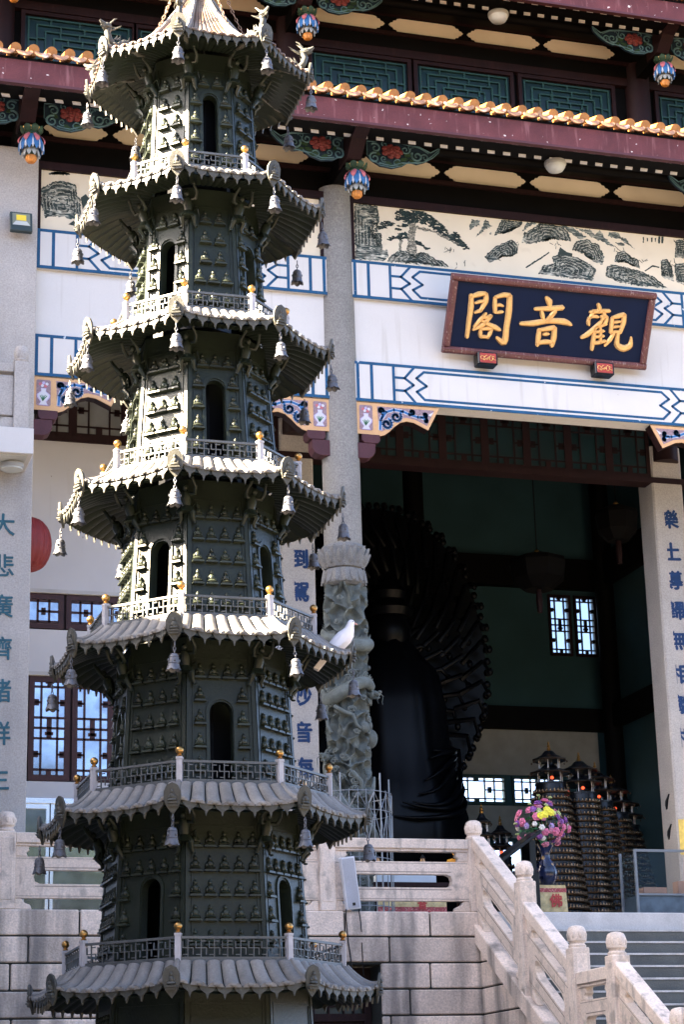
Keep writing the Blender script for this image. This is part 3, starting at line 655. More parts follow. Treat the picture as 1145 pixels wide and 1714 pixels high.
CAP = MB().lathe([(.078,0),(.078,.45)], n=14).mesh('round_tile', GLAZ, 40)
capd = MB(); capd.lathe([(.068,0),(.06,.008),(.045,.012),(.04,.004),(0,.006)], n=14)
DRIP = MB().prism([(.125*cos(a)*1.0, -.03-.085*sin(a)) for a in np.linspace(0, pi, 9)] + [(-.10,-.012),(-.05,-.032),(0,-.038),(.05,-.032),(.10,-.012)], -.012, .012).mesh('drip_tile', GLAZD)
def lozenge(x0, x1, z0, z1, Y, parent):
    m = (z0+z1)/2; h = (z1-z0)/2
    e = [(0,0),(.05,.28),(.10,.34),(.13,.62),(.19,.66),(.22,.9),(.30,1.0)]
    L = [(x0+u*.75, m+h*v) for u, v in e]; R = [(x1-u*.75, m+h*v) for u, v in e]
    P = L + R[::-1] + [(x, 2*m-z) for x, z in R[1:]] + [(x, 2*m-z) for x, z in L[:0:-1]]
    part('cream_lozenge', MB().prism(P, Y-.018, Y+.05), CREAM, parent)
def eave(dY, dZ, X0, X1, wings):
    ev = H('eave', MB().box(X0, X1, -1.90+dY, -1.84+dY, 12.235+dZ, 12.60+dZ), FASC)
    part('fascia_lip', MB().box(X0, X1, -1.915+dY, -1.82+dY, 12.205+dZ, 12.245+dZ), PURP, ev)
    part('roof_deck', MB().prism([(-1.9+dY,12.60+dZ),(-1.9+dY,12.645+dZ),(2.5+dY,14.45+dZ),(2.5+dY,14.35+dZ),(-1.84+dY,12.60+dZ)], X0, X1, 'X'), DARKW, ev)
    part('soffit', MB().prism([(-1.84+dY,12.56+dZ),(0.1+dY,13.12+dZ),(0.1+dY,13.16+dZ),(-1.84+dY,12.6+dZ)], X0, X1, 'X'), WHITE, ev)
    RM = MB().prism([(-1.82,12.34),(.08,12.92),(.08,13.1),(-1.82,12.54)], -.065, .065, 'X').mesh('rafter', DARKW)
    n = int((X1-X0)/.27)
    for k in range(n):
        x = X0+.14+.27*k
        piece('round_tile', CAP, ev, T_((x, -1.985+dY, 12.745+dZ)) @ Rx(-pi/2+rad(19)) @ Matrix.Scale(random.uniform(1.06,1.14), 4))
        piece('drip_tile', DRIP, ev, T_((x-.135, -1.965+dY-random.uniform(0,.02), 12.735+dZ)) @ Rx(rad(-12)) @ Ry(random.uniform(-.05,.05)))
        piece('rafter', RM, ev, T_((x, dY, dZ)))
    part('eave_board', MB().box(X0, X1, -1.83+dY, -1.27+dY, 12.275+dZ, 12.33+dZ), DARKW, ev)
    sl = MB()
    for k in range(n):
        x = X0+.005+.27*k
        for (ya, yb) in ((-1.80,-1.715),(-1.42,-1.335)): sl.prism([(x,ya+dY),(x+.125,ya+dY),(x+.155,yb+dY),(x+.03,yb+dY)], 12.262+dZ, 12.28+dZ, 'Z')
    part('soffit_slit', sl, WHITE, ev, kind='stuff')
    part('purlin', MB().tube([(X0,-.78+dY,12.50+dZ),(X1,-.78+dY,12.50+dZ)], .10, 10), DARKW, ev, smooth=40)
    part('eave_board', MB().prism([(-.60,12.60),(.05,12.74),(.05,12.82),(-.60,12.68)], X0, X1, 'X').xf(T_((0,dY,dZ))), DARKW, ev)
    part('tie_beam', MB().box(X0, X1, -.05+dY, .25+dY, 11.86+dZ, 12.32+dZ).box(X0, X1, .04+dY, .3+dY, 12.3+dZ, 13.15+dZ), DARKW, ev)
    part('beam_trim', MB().box(X0, X1, -.09+dY, -.045+dY, 12.26+dZ, 12.34+dZ).box(X0, X1, -.06+dY, .04+dY, 12.72+dZ, 12.78+dZ), WOOD, ev)
    for xa, xb in zip(LZ, LZ[1:]):
        nn = 4; w = (xb-xa-.75)/nn
        for k in range(nn): lozenge(xa+.375+w*k+.04, xa+.375+w*(k+1)-.04, 12.40+dZ, 12.69+dZ, .04+dY, ev)
    for x in CX:
        if not (X0 < x < X1): continue
        part('eave_strut', MB().prism([(-.72,11.98),(-1.15,11.98),(-1.45,12.2),(-1.86,12.33),(-1.86,12.58),(-.72,12.5)], x-.12, x+.12, 'X').xf(T_((0,dY,dZ))), WOOD, ev)
        part('eave_strut', MB().box(x-.1, x+.1, -.9+dY, .1+dY, 11.95+dZ, 12.25+dZ), DARKW, ev)
        lotus_pendant(ev, x+.09, -.98+dY, 11.375+dZ)
        for d in (1, -1): carved_wing(ev, x+.09+d*.18, -1.0+dY, 12.10+dZ, d)
eave(0, 0, -9.7, 13.9, True)
eave(2.6, 4.30, -9.7, 13.9, True)

# upper storey wall and green lattice windows
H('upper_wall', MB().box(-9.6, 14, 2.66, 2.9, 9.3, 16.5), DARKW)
def nested(x0, x1, z0, z1, Y, parent):
    mb = MB()
    W = x1-x0; Hh = z1-z0; t = .028
    def rect(i):
        a = .04+i*.12; return x0+a*1.25, x1-a*1.25, z0-.3, z1-a
    for i in range(5):
        a, b, c, d = rect(i)
        mb.box(a, a+t, Y, Y+.03, c, d); mb.box(b-t, b, Y, Y+.03, c, d)
        j = random.uniform(.25,.7)
        mb.box(a+t, b-t, Y, Y+.03, d-t, d)
        if i < 4:
            for k in range(3):
                u = a+(b-a)*(.22+.28*k+.06*(i % 2)); mb.box(u, u+t, Y+.001, Y+.029, d-.12, d-t)
            for k in range(3):
                u = c+(d-c)*(.25+.25*k+.07*(i % 2)); mb.box(a+t, a+.15, Y+.001, Y+.029, u, u+t); mb.box(b-.15, b-t, Y+.001, Y+.029, u, u+t)
    return part('lattice', mb, TEAL, parent)
def upper_window(x0, x1):
    z0, z1 = 14.6, 16.06
    o = H('window', MB().box(x0-.07, x0, 2.56, 2.68, z0, z1+.07).box(x1, x1+.07, 2.56, 2.68, z0, z1+.07).box(x0, x1, 2.56, 2.68, z1, z1+.07), WOOD)
    part('pane', MB().box(x0, x1, 2.63, 2.655, z0, z1), TPAN, o)
    nested(x0, x1, z0, z1, 2.585, o)
for xa in (.44, 2.47, 4.54): upper_window(xa, xa+1.84)
upper_window(7.35, 8.9)
for xa in (-4.78, -2.78): upper_window(xa, xa+1.9)
for x in CX: H('upper_column', MB().lathe([(.24,0),(.24,8)], (x, 2.62, 8.6), 18), WOOD, smooth=40)
H('window_head', MB().box(-8, 12, 2.54, 2.7, 16.14, 16.3), WOOD)
# main roof over all, ceilings
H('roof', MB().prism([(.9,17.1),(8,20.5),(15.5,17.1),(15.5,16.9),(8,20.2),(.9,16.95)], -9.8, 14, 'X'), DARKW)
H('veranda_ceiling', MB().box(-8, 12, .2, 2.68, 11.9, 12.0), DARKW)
# interior shell
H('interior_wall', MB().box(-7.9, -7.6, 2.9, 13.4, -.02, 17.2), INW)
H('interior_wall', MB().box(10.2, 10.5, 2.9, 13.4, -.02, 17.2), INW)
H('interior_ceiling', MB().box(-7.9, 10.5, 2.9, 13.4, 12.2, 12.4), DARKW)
bw = MB()
WIN = [(8.86,9.42,7.5,8.93),(9.5,10.05,7.5,8.93),(6.2,7.62,4.05,4.70),(7.75,9.0,4.05,4.70),(5.9,6.9,2.3,3.3),(7.2,8.3,2.3,3.3)]
xs = sorted({-7.6, 10.2, *[w[0] for w in WIN], *[w[1] for w in WIN]}); zs = sorted({-.02, 12.2, *[w[2] for w in WIN], *[w[3] for w in WIN]})
for a, b in zip(xs, xs[1:]):
    for c, d in zip(zs, zs[1:]):
        mx, mz = (a+b)/2, (c+d)/2
        if not any(w[0] < mx < w[1] and w[2] < mz < w[3] for w in WIN): bw.box(a, b, 13.0, 13.25, c, d)
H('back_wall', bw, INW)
def sash(x0, x1, z0, z1, Y, m, parent, name='window', pane=None, t=.04, style=0, dep=.05):
    o = part(name, MB().box(x0, x0+t*1.4, Y, Y+dep, z0, z1).box(x1-t*1.4, x1, Y, Y+dep, z0, z1).box(x0+t*1.4, x1-t*1.4, Y, Y+dep, z0, z0+t*1.4).box(x0+t*1.4, x1-t*1.4, Y, Y+dep, z1-t*1.4, z1), m, parent)
    W = x1-x0; h = z1-z0; mb = MB(); g = t*.55
    bx = lambda u0, u1, v0, v1: mb.box(x0+W*u0, x0+W*u1, Y+.008, Y+dep-.008, z0+h*v0, z0+h*v1)
    gu, gv = g/W, g/h
    if style == 0:      # tall sash: three fields with knots
        nf = max(1, round(h/W/1.15))
        for u in (.30, .70): bx(u-gu/2, u+gu/2, .02, .98)
        for i in range(nf):
            v0 = i/nf; dv = 1/nf
            for q in (.0, .2, .8): bx(.04, .96, v0+dv*q-gv/2+.002, v0+dv*q+gv/2+.002)
            for u in (.16, .84): bx(u-gu*1.6, u+gu*1.6, v0+dv*.44, v0+dv*.56)
            bx(.04, .30, v0+dv*.5-gv/2, v0+dv*.5+gv/2); bx(.70, .96, v0+dv*.5-gv/2, v0+dv*.5+gv/2)
            bx(.44, .56, v0+dv*.8, v0+dv); bx(.40, .60, v0+dv*.87, v0+dv*.93); bx(.44, .56, v0, v0+dv*.2)
    else:               # wide transom
        for u in (.2, .36, .64, .8): bx(u-gu/2, u+gu/2, .04, .96)
        for v in (.2, .8): bx(.04, .96, v-gv/2, v+gv/2)
        bx(.04, .36, .5-gv/2, .5+gv/2); bx(.64, .96, .5-gv/2, .5+gv/2)
        for u in (.28, .72): bx(u-.03, u+.03, .4, .6)
        bx(.46, .54, .8, .96); bx(.46, .54, .04, .2)
    part('lattice', mb, m, o)
    if pane: part('pane', MB().box(x0+t*.7, x1-t*.7, Y+dep*.5, Y+dep*.5+.008, z0+t*.7, z1-t*.7), pane, o)
    return o
FROST = bpy.data.materials.new('frosted_glass'); FROST.use_nodes = True
_b = FROST.node_tree.nodes['Principled BSDF']; _b.inputs['Transmission Weight'].default_value = 1; _b.inputs['Roughness'].default_value = .5; _b.inputs['Base Color'].default_value = (.5,.56,.58,1); _b.inputs['IOR'].default_value = 1.1
for i, w in enumerate(WIN):
    sash(*w, 12.95, TEAL if i > 1 else WOOD, hall, style=0 if i < 2 else 1, t=.045, dep=.08, pane=None if i > 1 else FROST)
H('lit_wall_panel', MB().box(5.2, 9.9, 12.965, 12.995, 4.72, 5.74).box(5.2, 9.9, 12.965, 12.995, 3.32, 4.03), mat('lit_wall_tone', (.30,.28,.23), .8))  # paler panel: light on the lower back wall put into its colour
# interior beams and columns
for (Y, z0, z1) in ((12.75,9.05,9.75),(12.8,5.75,6.25)):
    H('interior_beam', MB().box(-7.6, 10.2, Y, 12.99, z0, z1), DARKW)
for (z0, z1) in ((9.05,9.75),(5.75,6.25)):
    H('interior_beam', MB().box(9.95, 10.19, 3.3, 12.7, z0, z1), DARKW)
for x in (10.05, -1.2, 5.0): H('interior_column', MB().lathe([(.22,0),(.22,12.2)], (x, 12.4 if x > 9 else 11.0, 0), 16), DARKW, smooth=40)
# front wall of the hall at the inner row: transoms, windows, plaster
for k in range(8):
    x0 = .30+k*(6.34/8); sash(x0, x0+6.34/8, 8.30, 9.25, 2.62, WOOD, hall, 'transom', TPAN, .05, 0)
H('lintel', MB().box(-5.6, 12, 2.58, 2.9, 8.20, 8.30).box(-5.6, 12, 2.58, 2.9, 9.25, 9.4), WOOD)
for k in range(6):
    x0 = -5.6+k*.883; sash(x0, x0+.883, 8.30, 9.25, 2.62, WOOD, hall, 'transom', mat('grey_pane', (.16,.17,.17), .5), .05, 0)
for (z0, z1) in ((5.66, 8.2), (4.30, 5.0), (2.27, 2.55)):
    H('plaster_wall', MB().box(-5.6, -.30, 2.62, 2.85, z0, z1), WALLW)
H('string_course', MB().box(-5.6, -.3, 2.57, 2.8, 5.60, 5.66).box(-5.6, -.3, 2.57, 2.8, 4.24, 4.30), mat('stone_band', (.42,.41,.4), .8))
for k in range(4):
    x0 = -5.1+k*1.20; sash(x0, x0+1.16, 5.02, 5.59, 2.62, LATW, hall, 'window', GLASS, .062, 1)
H('plaster_wall', MB().box(-9.7, -5.6, 2.62, 2.85, 0, 9.4), WALLW)
H('white_beam', MB().box(-9.7, -5.62, -.20, .15, 8.25, 10.68), WHITE)
for k in range(7):
    x0 = -5.16+k*.69; sash(x0, x0+.655, 2.57, 4.23, 2.62, LATW, hall, 'window', GLASS, .062, 0)
for k in range(5):
    x0 = -5.05+k*.95
    o = H('glass_door', MB().box(x0, x0+.05, 2.6, 2.7, 0, 2.2).box(x0+.88, x0+.93, 2.6, 2.7, 0, 2.2).box(x0+.05, x0+.88, 2.6, 2.7, 2.12, 2.2), STEEL)
    part('pane', MB().box(x0+.05, x0+.88, 2.64, 2.66, 0, 2.12), GLASS, o)
H('door_head', MB().box(-5.6, -.3, 2.56, 2.8, 2.2, 2.28), STEEL)
H('window_mullion', MB().box(-5.6, -.3, 2.66, 2.85, 0, 5.62), WOOD)
# ------------------------------------------------------------------ the cast-iron pagoda
TX, TY = -4.918, -11.586
pag = thing('iron_pagoda', 'tall octagonal cast-iron pagoda with stacked tiled eaves and rows of small buddha reliefs', 'pagoda', (TX, TY, -4.5))
ZE = [7.06-1.4645*i for i in range(7)]
RE = [1.10,1.18,1.235,1.305,1.36,1.45,1.51]
RR = [.13,.78,.86,.95,1.06,1.165,1.25]
RB = [(.505,.57),(.555,.632),(.62,.722),(.685,.778),(.765,.838),(.845,.918),(.925,1.0)]
CB = cos(pi/8)
def cang(k): return -pi/2-pi/8+k*pi/4
def nang(k): return -pi/2+k*pi/4
def on_face(k, x, z, ap):
    a = nang(k); n = (cos(a), sin(a)); t = (-sin(a), cos(a))
    return (TX+n[0]*ap+t[0]*x, TY+n[1]*ap+t[1]*x, z)
# small relief buddha in local frame: x along the face, y outward, z up
bm_ = MB()
bm_.prism([(-.055,0),(.055,0),(.05,.014),(.04,.018),(-.04,.018),(-.05,.014)], -.005, .045, fn=lambda p, a: (p[0], a, p[1]))
bm_.ball((0,.012,.034), (.05,.034,.02), 8, 4); bm_.ball((0,.010,.068), (.030,.026,.036), 8, 5)
bm_.ball((-.03,.010,.056), (.012,.02,.026), 6, 4); bm_.ball((.03,.010,.056), (.012,.02,.026), 6, 4)
bm_.ball((0,.012,.113), (.0175,.02,.021), 7, 5); bm_.ball((0,.008,.134), (.008,.01,.010), 6, 3)
BUD = bm_.mesh('buddha_relief', IRONB, 60)
# atlas figure under the eaves, local: x along face, y outward, z up; feet on the wall, hands at the eave
at_ = MB()
at_.tube([(0,.10,.30),(0,.085,.24),(0,.06,.17),(0,.05,.13)], [.035,.058,.05,.055], 8)
at_.ball((0,.135,.335), (.032,.034,.038), 8, 6)
for s in (-1, 1):
    at_.tube([(s*.045,.10,.275),(s*.10,.12,.27),(s*.115,.16,.33),(s*.09,.21,.40)], [.02,.022,.019,.016], 6)
    at_.tube([(s*.03,.055,.14),(s*.07,.075,.08),(s*.065,.03,.03),(s*.085,.02,-.02)], [.032,.03,.02,.016], 6)
    at_.ball((s*.09,.04,-.025), (.018,.03,.012), 6, 3); at_.ball((s*.09,.215,.41), (.02,.02,.018), 6, 4)
at_.lathe([(.045,0),(.085,-.07),(.07,-.075)], (0,.055,.165), 12, mod=lambda a, t: 1+.12*sin(6*a)*t)
at_.tube([(-.06,.06,.16),(-.1,.03,.2),(-.12,.02,.1)], [.012,.014,.004], 5)
ATL = at_.mesh('eave_figure', IRON, 60)
pl_ = MB().prism([(0,.13),(.05,.105),(.078,.05),(.08,-.02),(.055,-.09),(.02,-.135),(0,-.16),(-.02,-.135),(-.055,-.09),(-.08,-.02),(-.078,.05),(-.05,.105)], 0, .022, fn=lambda p, a: (p[0], a, p[1]))
k0 = len(pl_.v); pl_.add(bm_.v, bm_.f); pl_.xf(T_((0,.018,-.06)) @ Matrix.Scale(.95, 4), k0)
pl_.box(-.05,.05,.0,.05,-.085,-.065)
PLQ = pl_.mesh('corner_plaque', EDGE, 50)
def arch_poly(w, h, z0, n=9):
    return [(-w/2, z0)] + [(-w/2*cos(pi*k/n), z0+h-w/2+w/2*sin(pi*k/n)) for k in range(n+1)] + [(w/2, z0)]
NCOL = [2,3,3,4,4,5,5]; ARCH = [(.14,.86),(.155,.80),(.18,.82),(.19,.77),(.205,.74),(.195,.70),(.2,.5)]
stuffB = {}
for i in range(7):
    ze = ZE[i]; zt = ze+.08; zb = (ZE[i+1]+.215) if i < 6 else -3.35
    rt, rb = RB[i]
    R = lambda z: rt+(rb-rt)*(zt-z)/(zt-zb)
    body = MB()
    w, h = ARCH[i]
    arched = [k for k in range(8) if (k % 2 == 0) == (i % 2 == 0)]
    bm = bmesh.new(); trim = MB(); revs = []
    for k in range(8):
        P = [(-R(zb)*sin(pi/8), zb), (R(zb)*sin(pi/8), zb), (R(zt)*sin(pi/8), zt), (-R(zt)*sin(pi/8), zt)]
        loops = [P]
        if k in arched:
            A = arch_poly(w, h, zb+.02); loops.append(A); reveal = MB(); revs.append(reveal)
            for (x0, z0), (x1, z1) in zip(A, A[1:]):
                o_ = lambda x, z, d: on_face(k, x, z, R(z)*CB-d)
                reveal.add([o_(x0,z0,0), o_(x1,z1,0), o_(x1,z1,.10), o_(x0,z0,.10)], [(0,1,2,3)])
            A1 = arch_poly(w+.012, h+.006, zb+.03); A2 = arch_poly(w+.07, h+.036, zb+.03)
            for j in range(len(A1)-1):
                q = [A1[j], A1[j+1], A2[j+1], A2[j]]
                trim.add([on_face(k, x, z, R(z)*CB+.014) for x, z in q]+[on_face(k, x, z, R(z)*CB-.002) for x, z in q], [(0,1,2,3),(3,2,6,7),(0,4,5,1)])
        for lp in loops:
            vs = [bm.verts.new(on_face(k, x, z, R(z)*CB)) for x, z in lp]
            es = [bm.edges.new((vs[j], vs[(j+1) % len(vs)])) for j in range(len(vs))]
            if lp is P: allE = es
            else: allE = allE+es
        bmesh.ops.triangle_fill(bm, edges=allE, use_beauty=True, normal=Vector((cos(nang(k)), sin(nang(k)), 0)))
        # raised frame on each face, corner pilasters
        def fr(x0, x1, z0, z1, d=.008):
            f = lambda x, z, q: on_face(k, x*R(z)/R(zb), z, R(z)*CB+q)
            Q = [(x0,z0),(x1,z0),(x1,z1),(x0,z1)]
            trim.add([f(x,z,-.004) for x,z in Q]+[f(x,z,d) for x,z in Q], [(4,5,6,7),(0,1,5,4),(1,2,6,5),(2,3,7,6),(3,0,4,7)])
        hw = R(zb)*sin(pi/8)
        fr(-hw+.0, -hw+.035, zb, zt-.1, .012); fr(hw-.035, hw-.0, zb, zt-.1, .012)
        fr(-hw+.055, -hw+.065, zb+.1, ze-.1); fr(hw-.065, hw-.055, zb+.1, ze-.1); fr(-hw+.055, hw-.055, ze-.11, ze-.10)
    me = bpy.data.meshes.new('storey'); bmesh.ops.recalc_face_normals(bm, faces=bm.faces); bm.to_mesh(me); bm.free()
    me.transform(T_(-Vector((TX, TY, -4.5)))); me.materials.append(IRON)
    so = bpy.data.objects.new('storey', me); COL.objects.link(so); so.parent = pag
    for q in revs: part('arch_reveal', q, IRON, so)
    part('face_moulding', trim, IRON, so)
    part('core', MB().lathe([(R(zb)*.55, zb),(R(zt)*.55, zt)], (TX,TY,0), 8), BLACK, so)
    # buddha reliefs
    nc = NCOL[i]; sp = min(.132, (2*hw-.17)/max(nc-1, 1)) if nc > 2 else .15
    rest = MB()
    for k in range(8):
        for r in range(5):
            z = ze-.295-r*.205
            if i == 6 and z < zb+.1: continue
            cols = [(c-(nc-1)/2)*sp for c in range(nc)]
            if k in arched and z+.02 < zb+h+.04:
                xo = max((nc-1)/2*sp, w/2+.085); cols = [-xo, xo]
            elif i == 1 and r < 3: cols = [-.075, .075]
            for x in cols:
                tilt = math.atan((rb-rt)*CB/(zt-zb)); a = nang(k)
                p = on_face(k, x*R(z)/R(zb), z, R(z)*CB)
                M = T_(p) @ Rz(a-pi/2) @ Rx(tilt) @ Matrix.Diagonal((1.0 if i > 2 else 1.05, 1.05, 1.0, 1))
                if k in (7, 0, 1) and i < 6: piece('buddha_relief', BUD, so, M)
                elif k in (6, 2, 5, 3): 
                    s0 = len(rest.v); rest.add(bm_.v, bm_.f); rest.xf(M, s0)
    if rest.v: part('buddha_relief', rest, IRONB, so, smooth=60, kind='stuff')
    # ---------------- roof
    re, rr = RE[i], RR[i]; zr = ze+(.215 if i else .95); ex = 1.5 if i else 1.8
    def surf(k, s, t, dz=0., lift=.05):
        a0, a1 = cang(k), cang(k+1); r = rr+(re-rr)*t
        x = cos(a0)*(1-s)+cos(a1)*s; y = sin(a0)*(1-s)+sin(a1)*s
        q = abs(2*s-1)**3
        z = ze-.02+(zr-ze)*(1-t)**ex+lift*q*t*t
        f = 1-.012*(1-(2*s-1)**2)*t
        return Vector((TX+r*x*f, TY+r*y*f, z+dz))
    NT = 8 if i else 9
    shell = MB()
    for k in range(8):
        shell.grid(lambda u, v: surf(k, u, v, -.012), 2*NT, 6)
        ns = NT*6; rbz = R(zt)
        def under(u, v):
            a0, a1 = cang(k), cang(k+1); p = surf(k, u, 1, -.035)
            x = cos(a0)*(1-u)+cos(a1)*u; y = sin(a0)*(1-u)+sin(a1)*u
            q = Vector((TX+rbz*.98*x, TY+rbz*.98*y, ze+.13))
            o = p.lerp(q, v); c = abs(((u*NT) % 1)-.5)*2
            o.z += (-.022*(1-c*c))*(1-v*.5) + .05*sin(pi*v); return o
        shell.grid(under, ns, 4)
        shell.grid(lambda u, v: surf(k, u, 1, -.012-.023*v), NT*2, 1)
    roof = part('roof', shell, IRON, pag, smooth=50)
    # tile ribs: one mesh per position, shared by the eight sides
    el = 2*re*sin(pi/8)/NT
    ribs = []
    for j in range(NT):
        s = (j+.5)/NT; vs = []; fs = []; n = 7; m = 8
        for q in range(m+1):
            t = .0+1.015*q/m; c = surf(0, s, min(t,1)); e = surf(0, s+.01, min(t,1))-surf(0, s-.01, min(t,1)); e.normalize()
            d = surf(0, s, min(t+.02,1))-surf(0, s, max(min(t,1)-.02,0)); d.normalize()
            if t > 1: c = c+d*re*.02
            nn = e.cross(d); nn = nn if nn.z > 0 else -nn
            wd = 2*(rr+(re-rr)*min(t,1))*sin(pi/8)/NT*.46
            for g in range(n):
                b = pi*g/(n-1); vs.append(c+e*wd*cos(b)+nn*wd*.62*sin(b))
        for q in range(m):
            for g in range(n-1): fs.append((q*n+g, q*n+g+1, (q+1)*n+g+1, (q+1)*n+g))
        fs.append(tuple(range(m*n, m*n+n)))
        mb = MB().add(vs, fs)
        c = surf(0, s, 1); a = nang(0)
        mb.ball((c.x, c.y-re*.022, c.z+el*.12), (el*.22,.012,el*.14), 7, 4)
        ribs.append(mb.xf(T_((-TX,-TY,0))).mesh('tile_rib', TILE if i else mat('gilded_tile', (.11,.065,.042), .5, 0, .4, .3, 4, streak=.6, sc=(.14,.13,.12), sv=(6,6,1.2), st=(.45,.6)), 50))
    rest = MB()
    for k in range(8):
        for j in range(NT):
            M = T_((TX,TY,0)) @ Rz(k*pi/4)
            if k in (7, 0, 1, 6, 2): piece('tile_rib', ribs[j], roof, M)
    for j in range(NT):
        src = ribs[j]
        for k in (3, 4, 5):
            M = T_((TX,TY,0)) @ Rz(k*pi/4); s0 = len(rest.v)
            rest.add([tuple(v.co) for v in src.vertices], [tuple(p.vertices) for p in src.polygons]); rest.xf(M, s0)
    part('tile_rib', rest, TILE, roof, smooth=50, kind='stuff')
    for k in range(8):
        drip = MB()
        for j in range(1, NT):
            s = j/NT; c = surf(k, s, 1); e = surf(k, s+.01, 1)-surf(k, s-.01, 1); e.normalize(); a = nang(k); o = Vector((cos(a), sin(a), 0))*.012
            hw2 = el*.5
            pts = [c-e*hw2+Vector((0,0,.01)), c+e*hw2+Vector((0,0,.01)), c+e*hw2*.75-Vector((0,0,.03)), c+e*hw2*.2-Vector((0,0,.055)), c-Vector((0,0,.1)), c-e*hw2*.2-Vector((0,0,.055)), c-e*hw2*.75-Vector((0,0,.03))]
            drip.add([p+o for p in pts]+[p-o*.5 for p in pts], [tuple(range(7)), tuple(range(13,6,-1))]+[(q,(q+1) % 7,(q+1) % 7+7,q+7) for q in range(7)])
        part('drip_edge', drip, EDGE, roof)
    for k in range(8):
        a = cang(k); path = [surf(k, 0, t, .02) for t in np.linspace(0,1,8)]
        part('hip_ridge', MB().tube(path, [.02+.018*t for t in np.linspace(0,1,8)], 7), TILE, roof, smooth=50)
        c = surf(k, 0, 1); tipx = Vector((cos(a), sin(a), 0))
        piece('corner_plaque', PLQ, roof, T_(c+tipx*.0+Vector((0,0,.01))) @ Rz(a-pi/2) @ Rx(rad(-8)) @ Matrix.Scale(.9, 4))
        if i < 6: piece('eave_figure', ATL, so, T_((TX+cos(a)*R(ze-.3), TY+sin(a)*R(ze-.3), ze-.33)) @ Rz(a-pi/2) @ Matrix.Scale(.86, 4))
    # ---------------- railing on this roof
    if i:
        zf = zr-.005; rl = part('railing', MB().lathe([(rr*.985, zf-.03),(rr*.985, zf+.015),(rr*.9, zf+.015)], (TX,TY,0), 8, cap=False).xf(T_((TX,TY,0)) @ Rz(-pi/8) @ T_((-TX,-TY,0))), FRET, pag)
        hp = .185+.035*i/6
        pm = MB().box(-.024,.024,-.024,.024,-.05,hp).box(-.028,.028,-.028,.028,hp-.02,hp).box(-.028,.028,-.028,.028,-.05,-.03).mesh('post', PST)
        bmf = MB().lathe([(.018,0),(.026,.008),(.018,.018),(.014,.022),(.03,.035),(.037,.055),(.03,.075),(.012,.088),(0,.09)], n=12).mesh('finial', GOLD, 50)
        L = 2*(rr-.03)*sin(pi/8)-.05; n = max(4, round(L/.105)); cw = L/n
        fm = MB(); z0, z1 = .03, hp-.045; hh = z1-z0; b_ = .0075
        fm.box(-L/2, L/2, -.012, .012, z1, z1+.02); fm.box(-L/2, L/2, -.010, .010, z0-.014, z0)
        for c in range(n):
            x0 = -L/2+c*cw; xm = x0+cw/2; x1 = x0+cw; e1, e2 = x0+cw*.14, x1-cw*.14; zm = (z0+z1)/2; q1, q2 = z0+hh*.13, z1-hh*.13
            B = lambda xa, xb, za, zb_: fm.box(xa, xb, -.006, .006, za, zb_)
            B(xm-b_/2, xm+b_/2, z0, z1); B(e1, xm-b_/2, zm-b_/2, zm+b_/2); B(xm+b_/2, e2, zm-b_/2, zm+b_/2)
            B(e1-.001, xm-b_/2, q2-b_/2, q2+b_/2); B(xm+b_/2, e2+.001, q1-b_/2, q1+b_/2); B(e1-b_, e1, q1, zm+b_/2); B(e2, e2+b_, zm-b_/2, q2)
        fmm = fm.mesh('fret_panel', FRET)
        for k in range(8):
            a = cang(k); M = T_((TX+cos(a)*(rr-.03), TY+sin(a)*(rr-.03), zf)) @ Rz(a)
            piece('post', pm, rl, M); piece('finial', bmf, rl, M @ T_((0,0,hp)))
            an = nang(k); piece('fret_panel', fmm, rl, T_((TX+cos(an)*(rr-.03)*CB, TY+sin(an)*(rr-.03)*CB, zf)) @ Rz(an-pi/2))
# base below the lowest storey and the crown
part('pedestal', MB().lathe([(1.75,-4.5),(1.75,-4.2),(1.55,-4.15),(1.35,-3.9),(1.35,-3.6),(1.2,-3.45),(1.2,-3.33)], (TX,TY,0), 8).xf(T_((TX,TY,0)) @ Rz(pi/8) @ T_((-TX,-TY,0))), IRON, pag)
part('crown', MB().lathe([(.12,7.99),(.15,8.03),(.10,8.08),(.2,8.16),(.26,8.24),(.2,8.36),(.08,8.44),(.06,8.6),(.14,8.7),(.16,8.82),(.08,8.96),(.02,9.4)], (TX,TY,0), 20, mod=lambda a, t: 1+.04*sin(8*a)), mat('crown_patina', (.16,.2,.15), .5, .2), pag, smooth=50)
# ridge dragons and chains of the top roof
dg = MB()
pth = [(-.36,0,.05),(-.28,0,.045),(-.20,0,.10),(-.12,0,.115),(-.06,0,.06),(0,0,.045),(.05,0,.10),(.07,0,.165),(.045,0,.215)]
dg.tube(pth, [.012,.024,.032,.034,.034,.036,.034,.03,.028], 8)
dg.ball((.07,0,.235), (.055,.034,.034), 8, 6); dg.tube([(.08,0,.235),(.13,0,.255),(.155,0,.275)], [.028,.02,.012], 6); dg.tube([(.08,0,.215),(.12,0,.215),(.14,0,.225)], [.02,.014,.008], 6)
for s in (-1, 1):
    dg.tube([(.05,s*.02,.26),(.01,s*.035,.31),(-.02,s*.03,.33)], [.01,.008,.003], 5); dg.tube([(.0,s*.025,.06),(.03,s*.05,.03),(.02,s*.05,0)], [.018,.014,.01], 5); dg.tube([(-.2,s*.02,.09),(-.17,s*.05,.04),(-.18,s*.05,0)], [.018,.014,.01], 5)
    dg.tube([(.1,s*.03,.22),(.06,s*.05,.2),(.0,s*.055,.215)], [.006,.006,.002], 4)
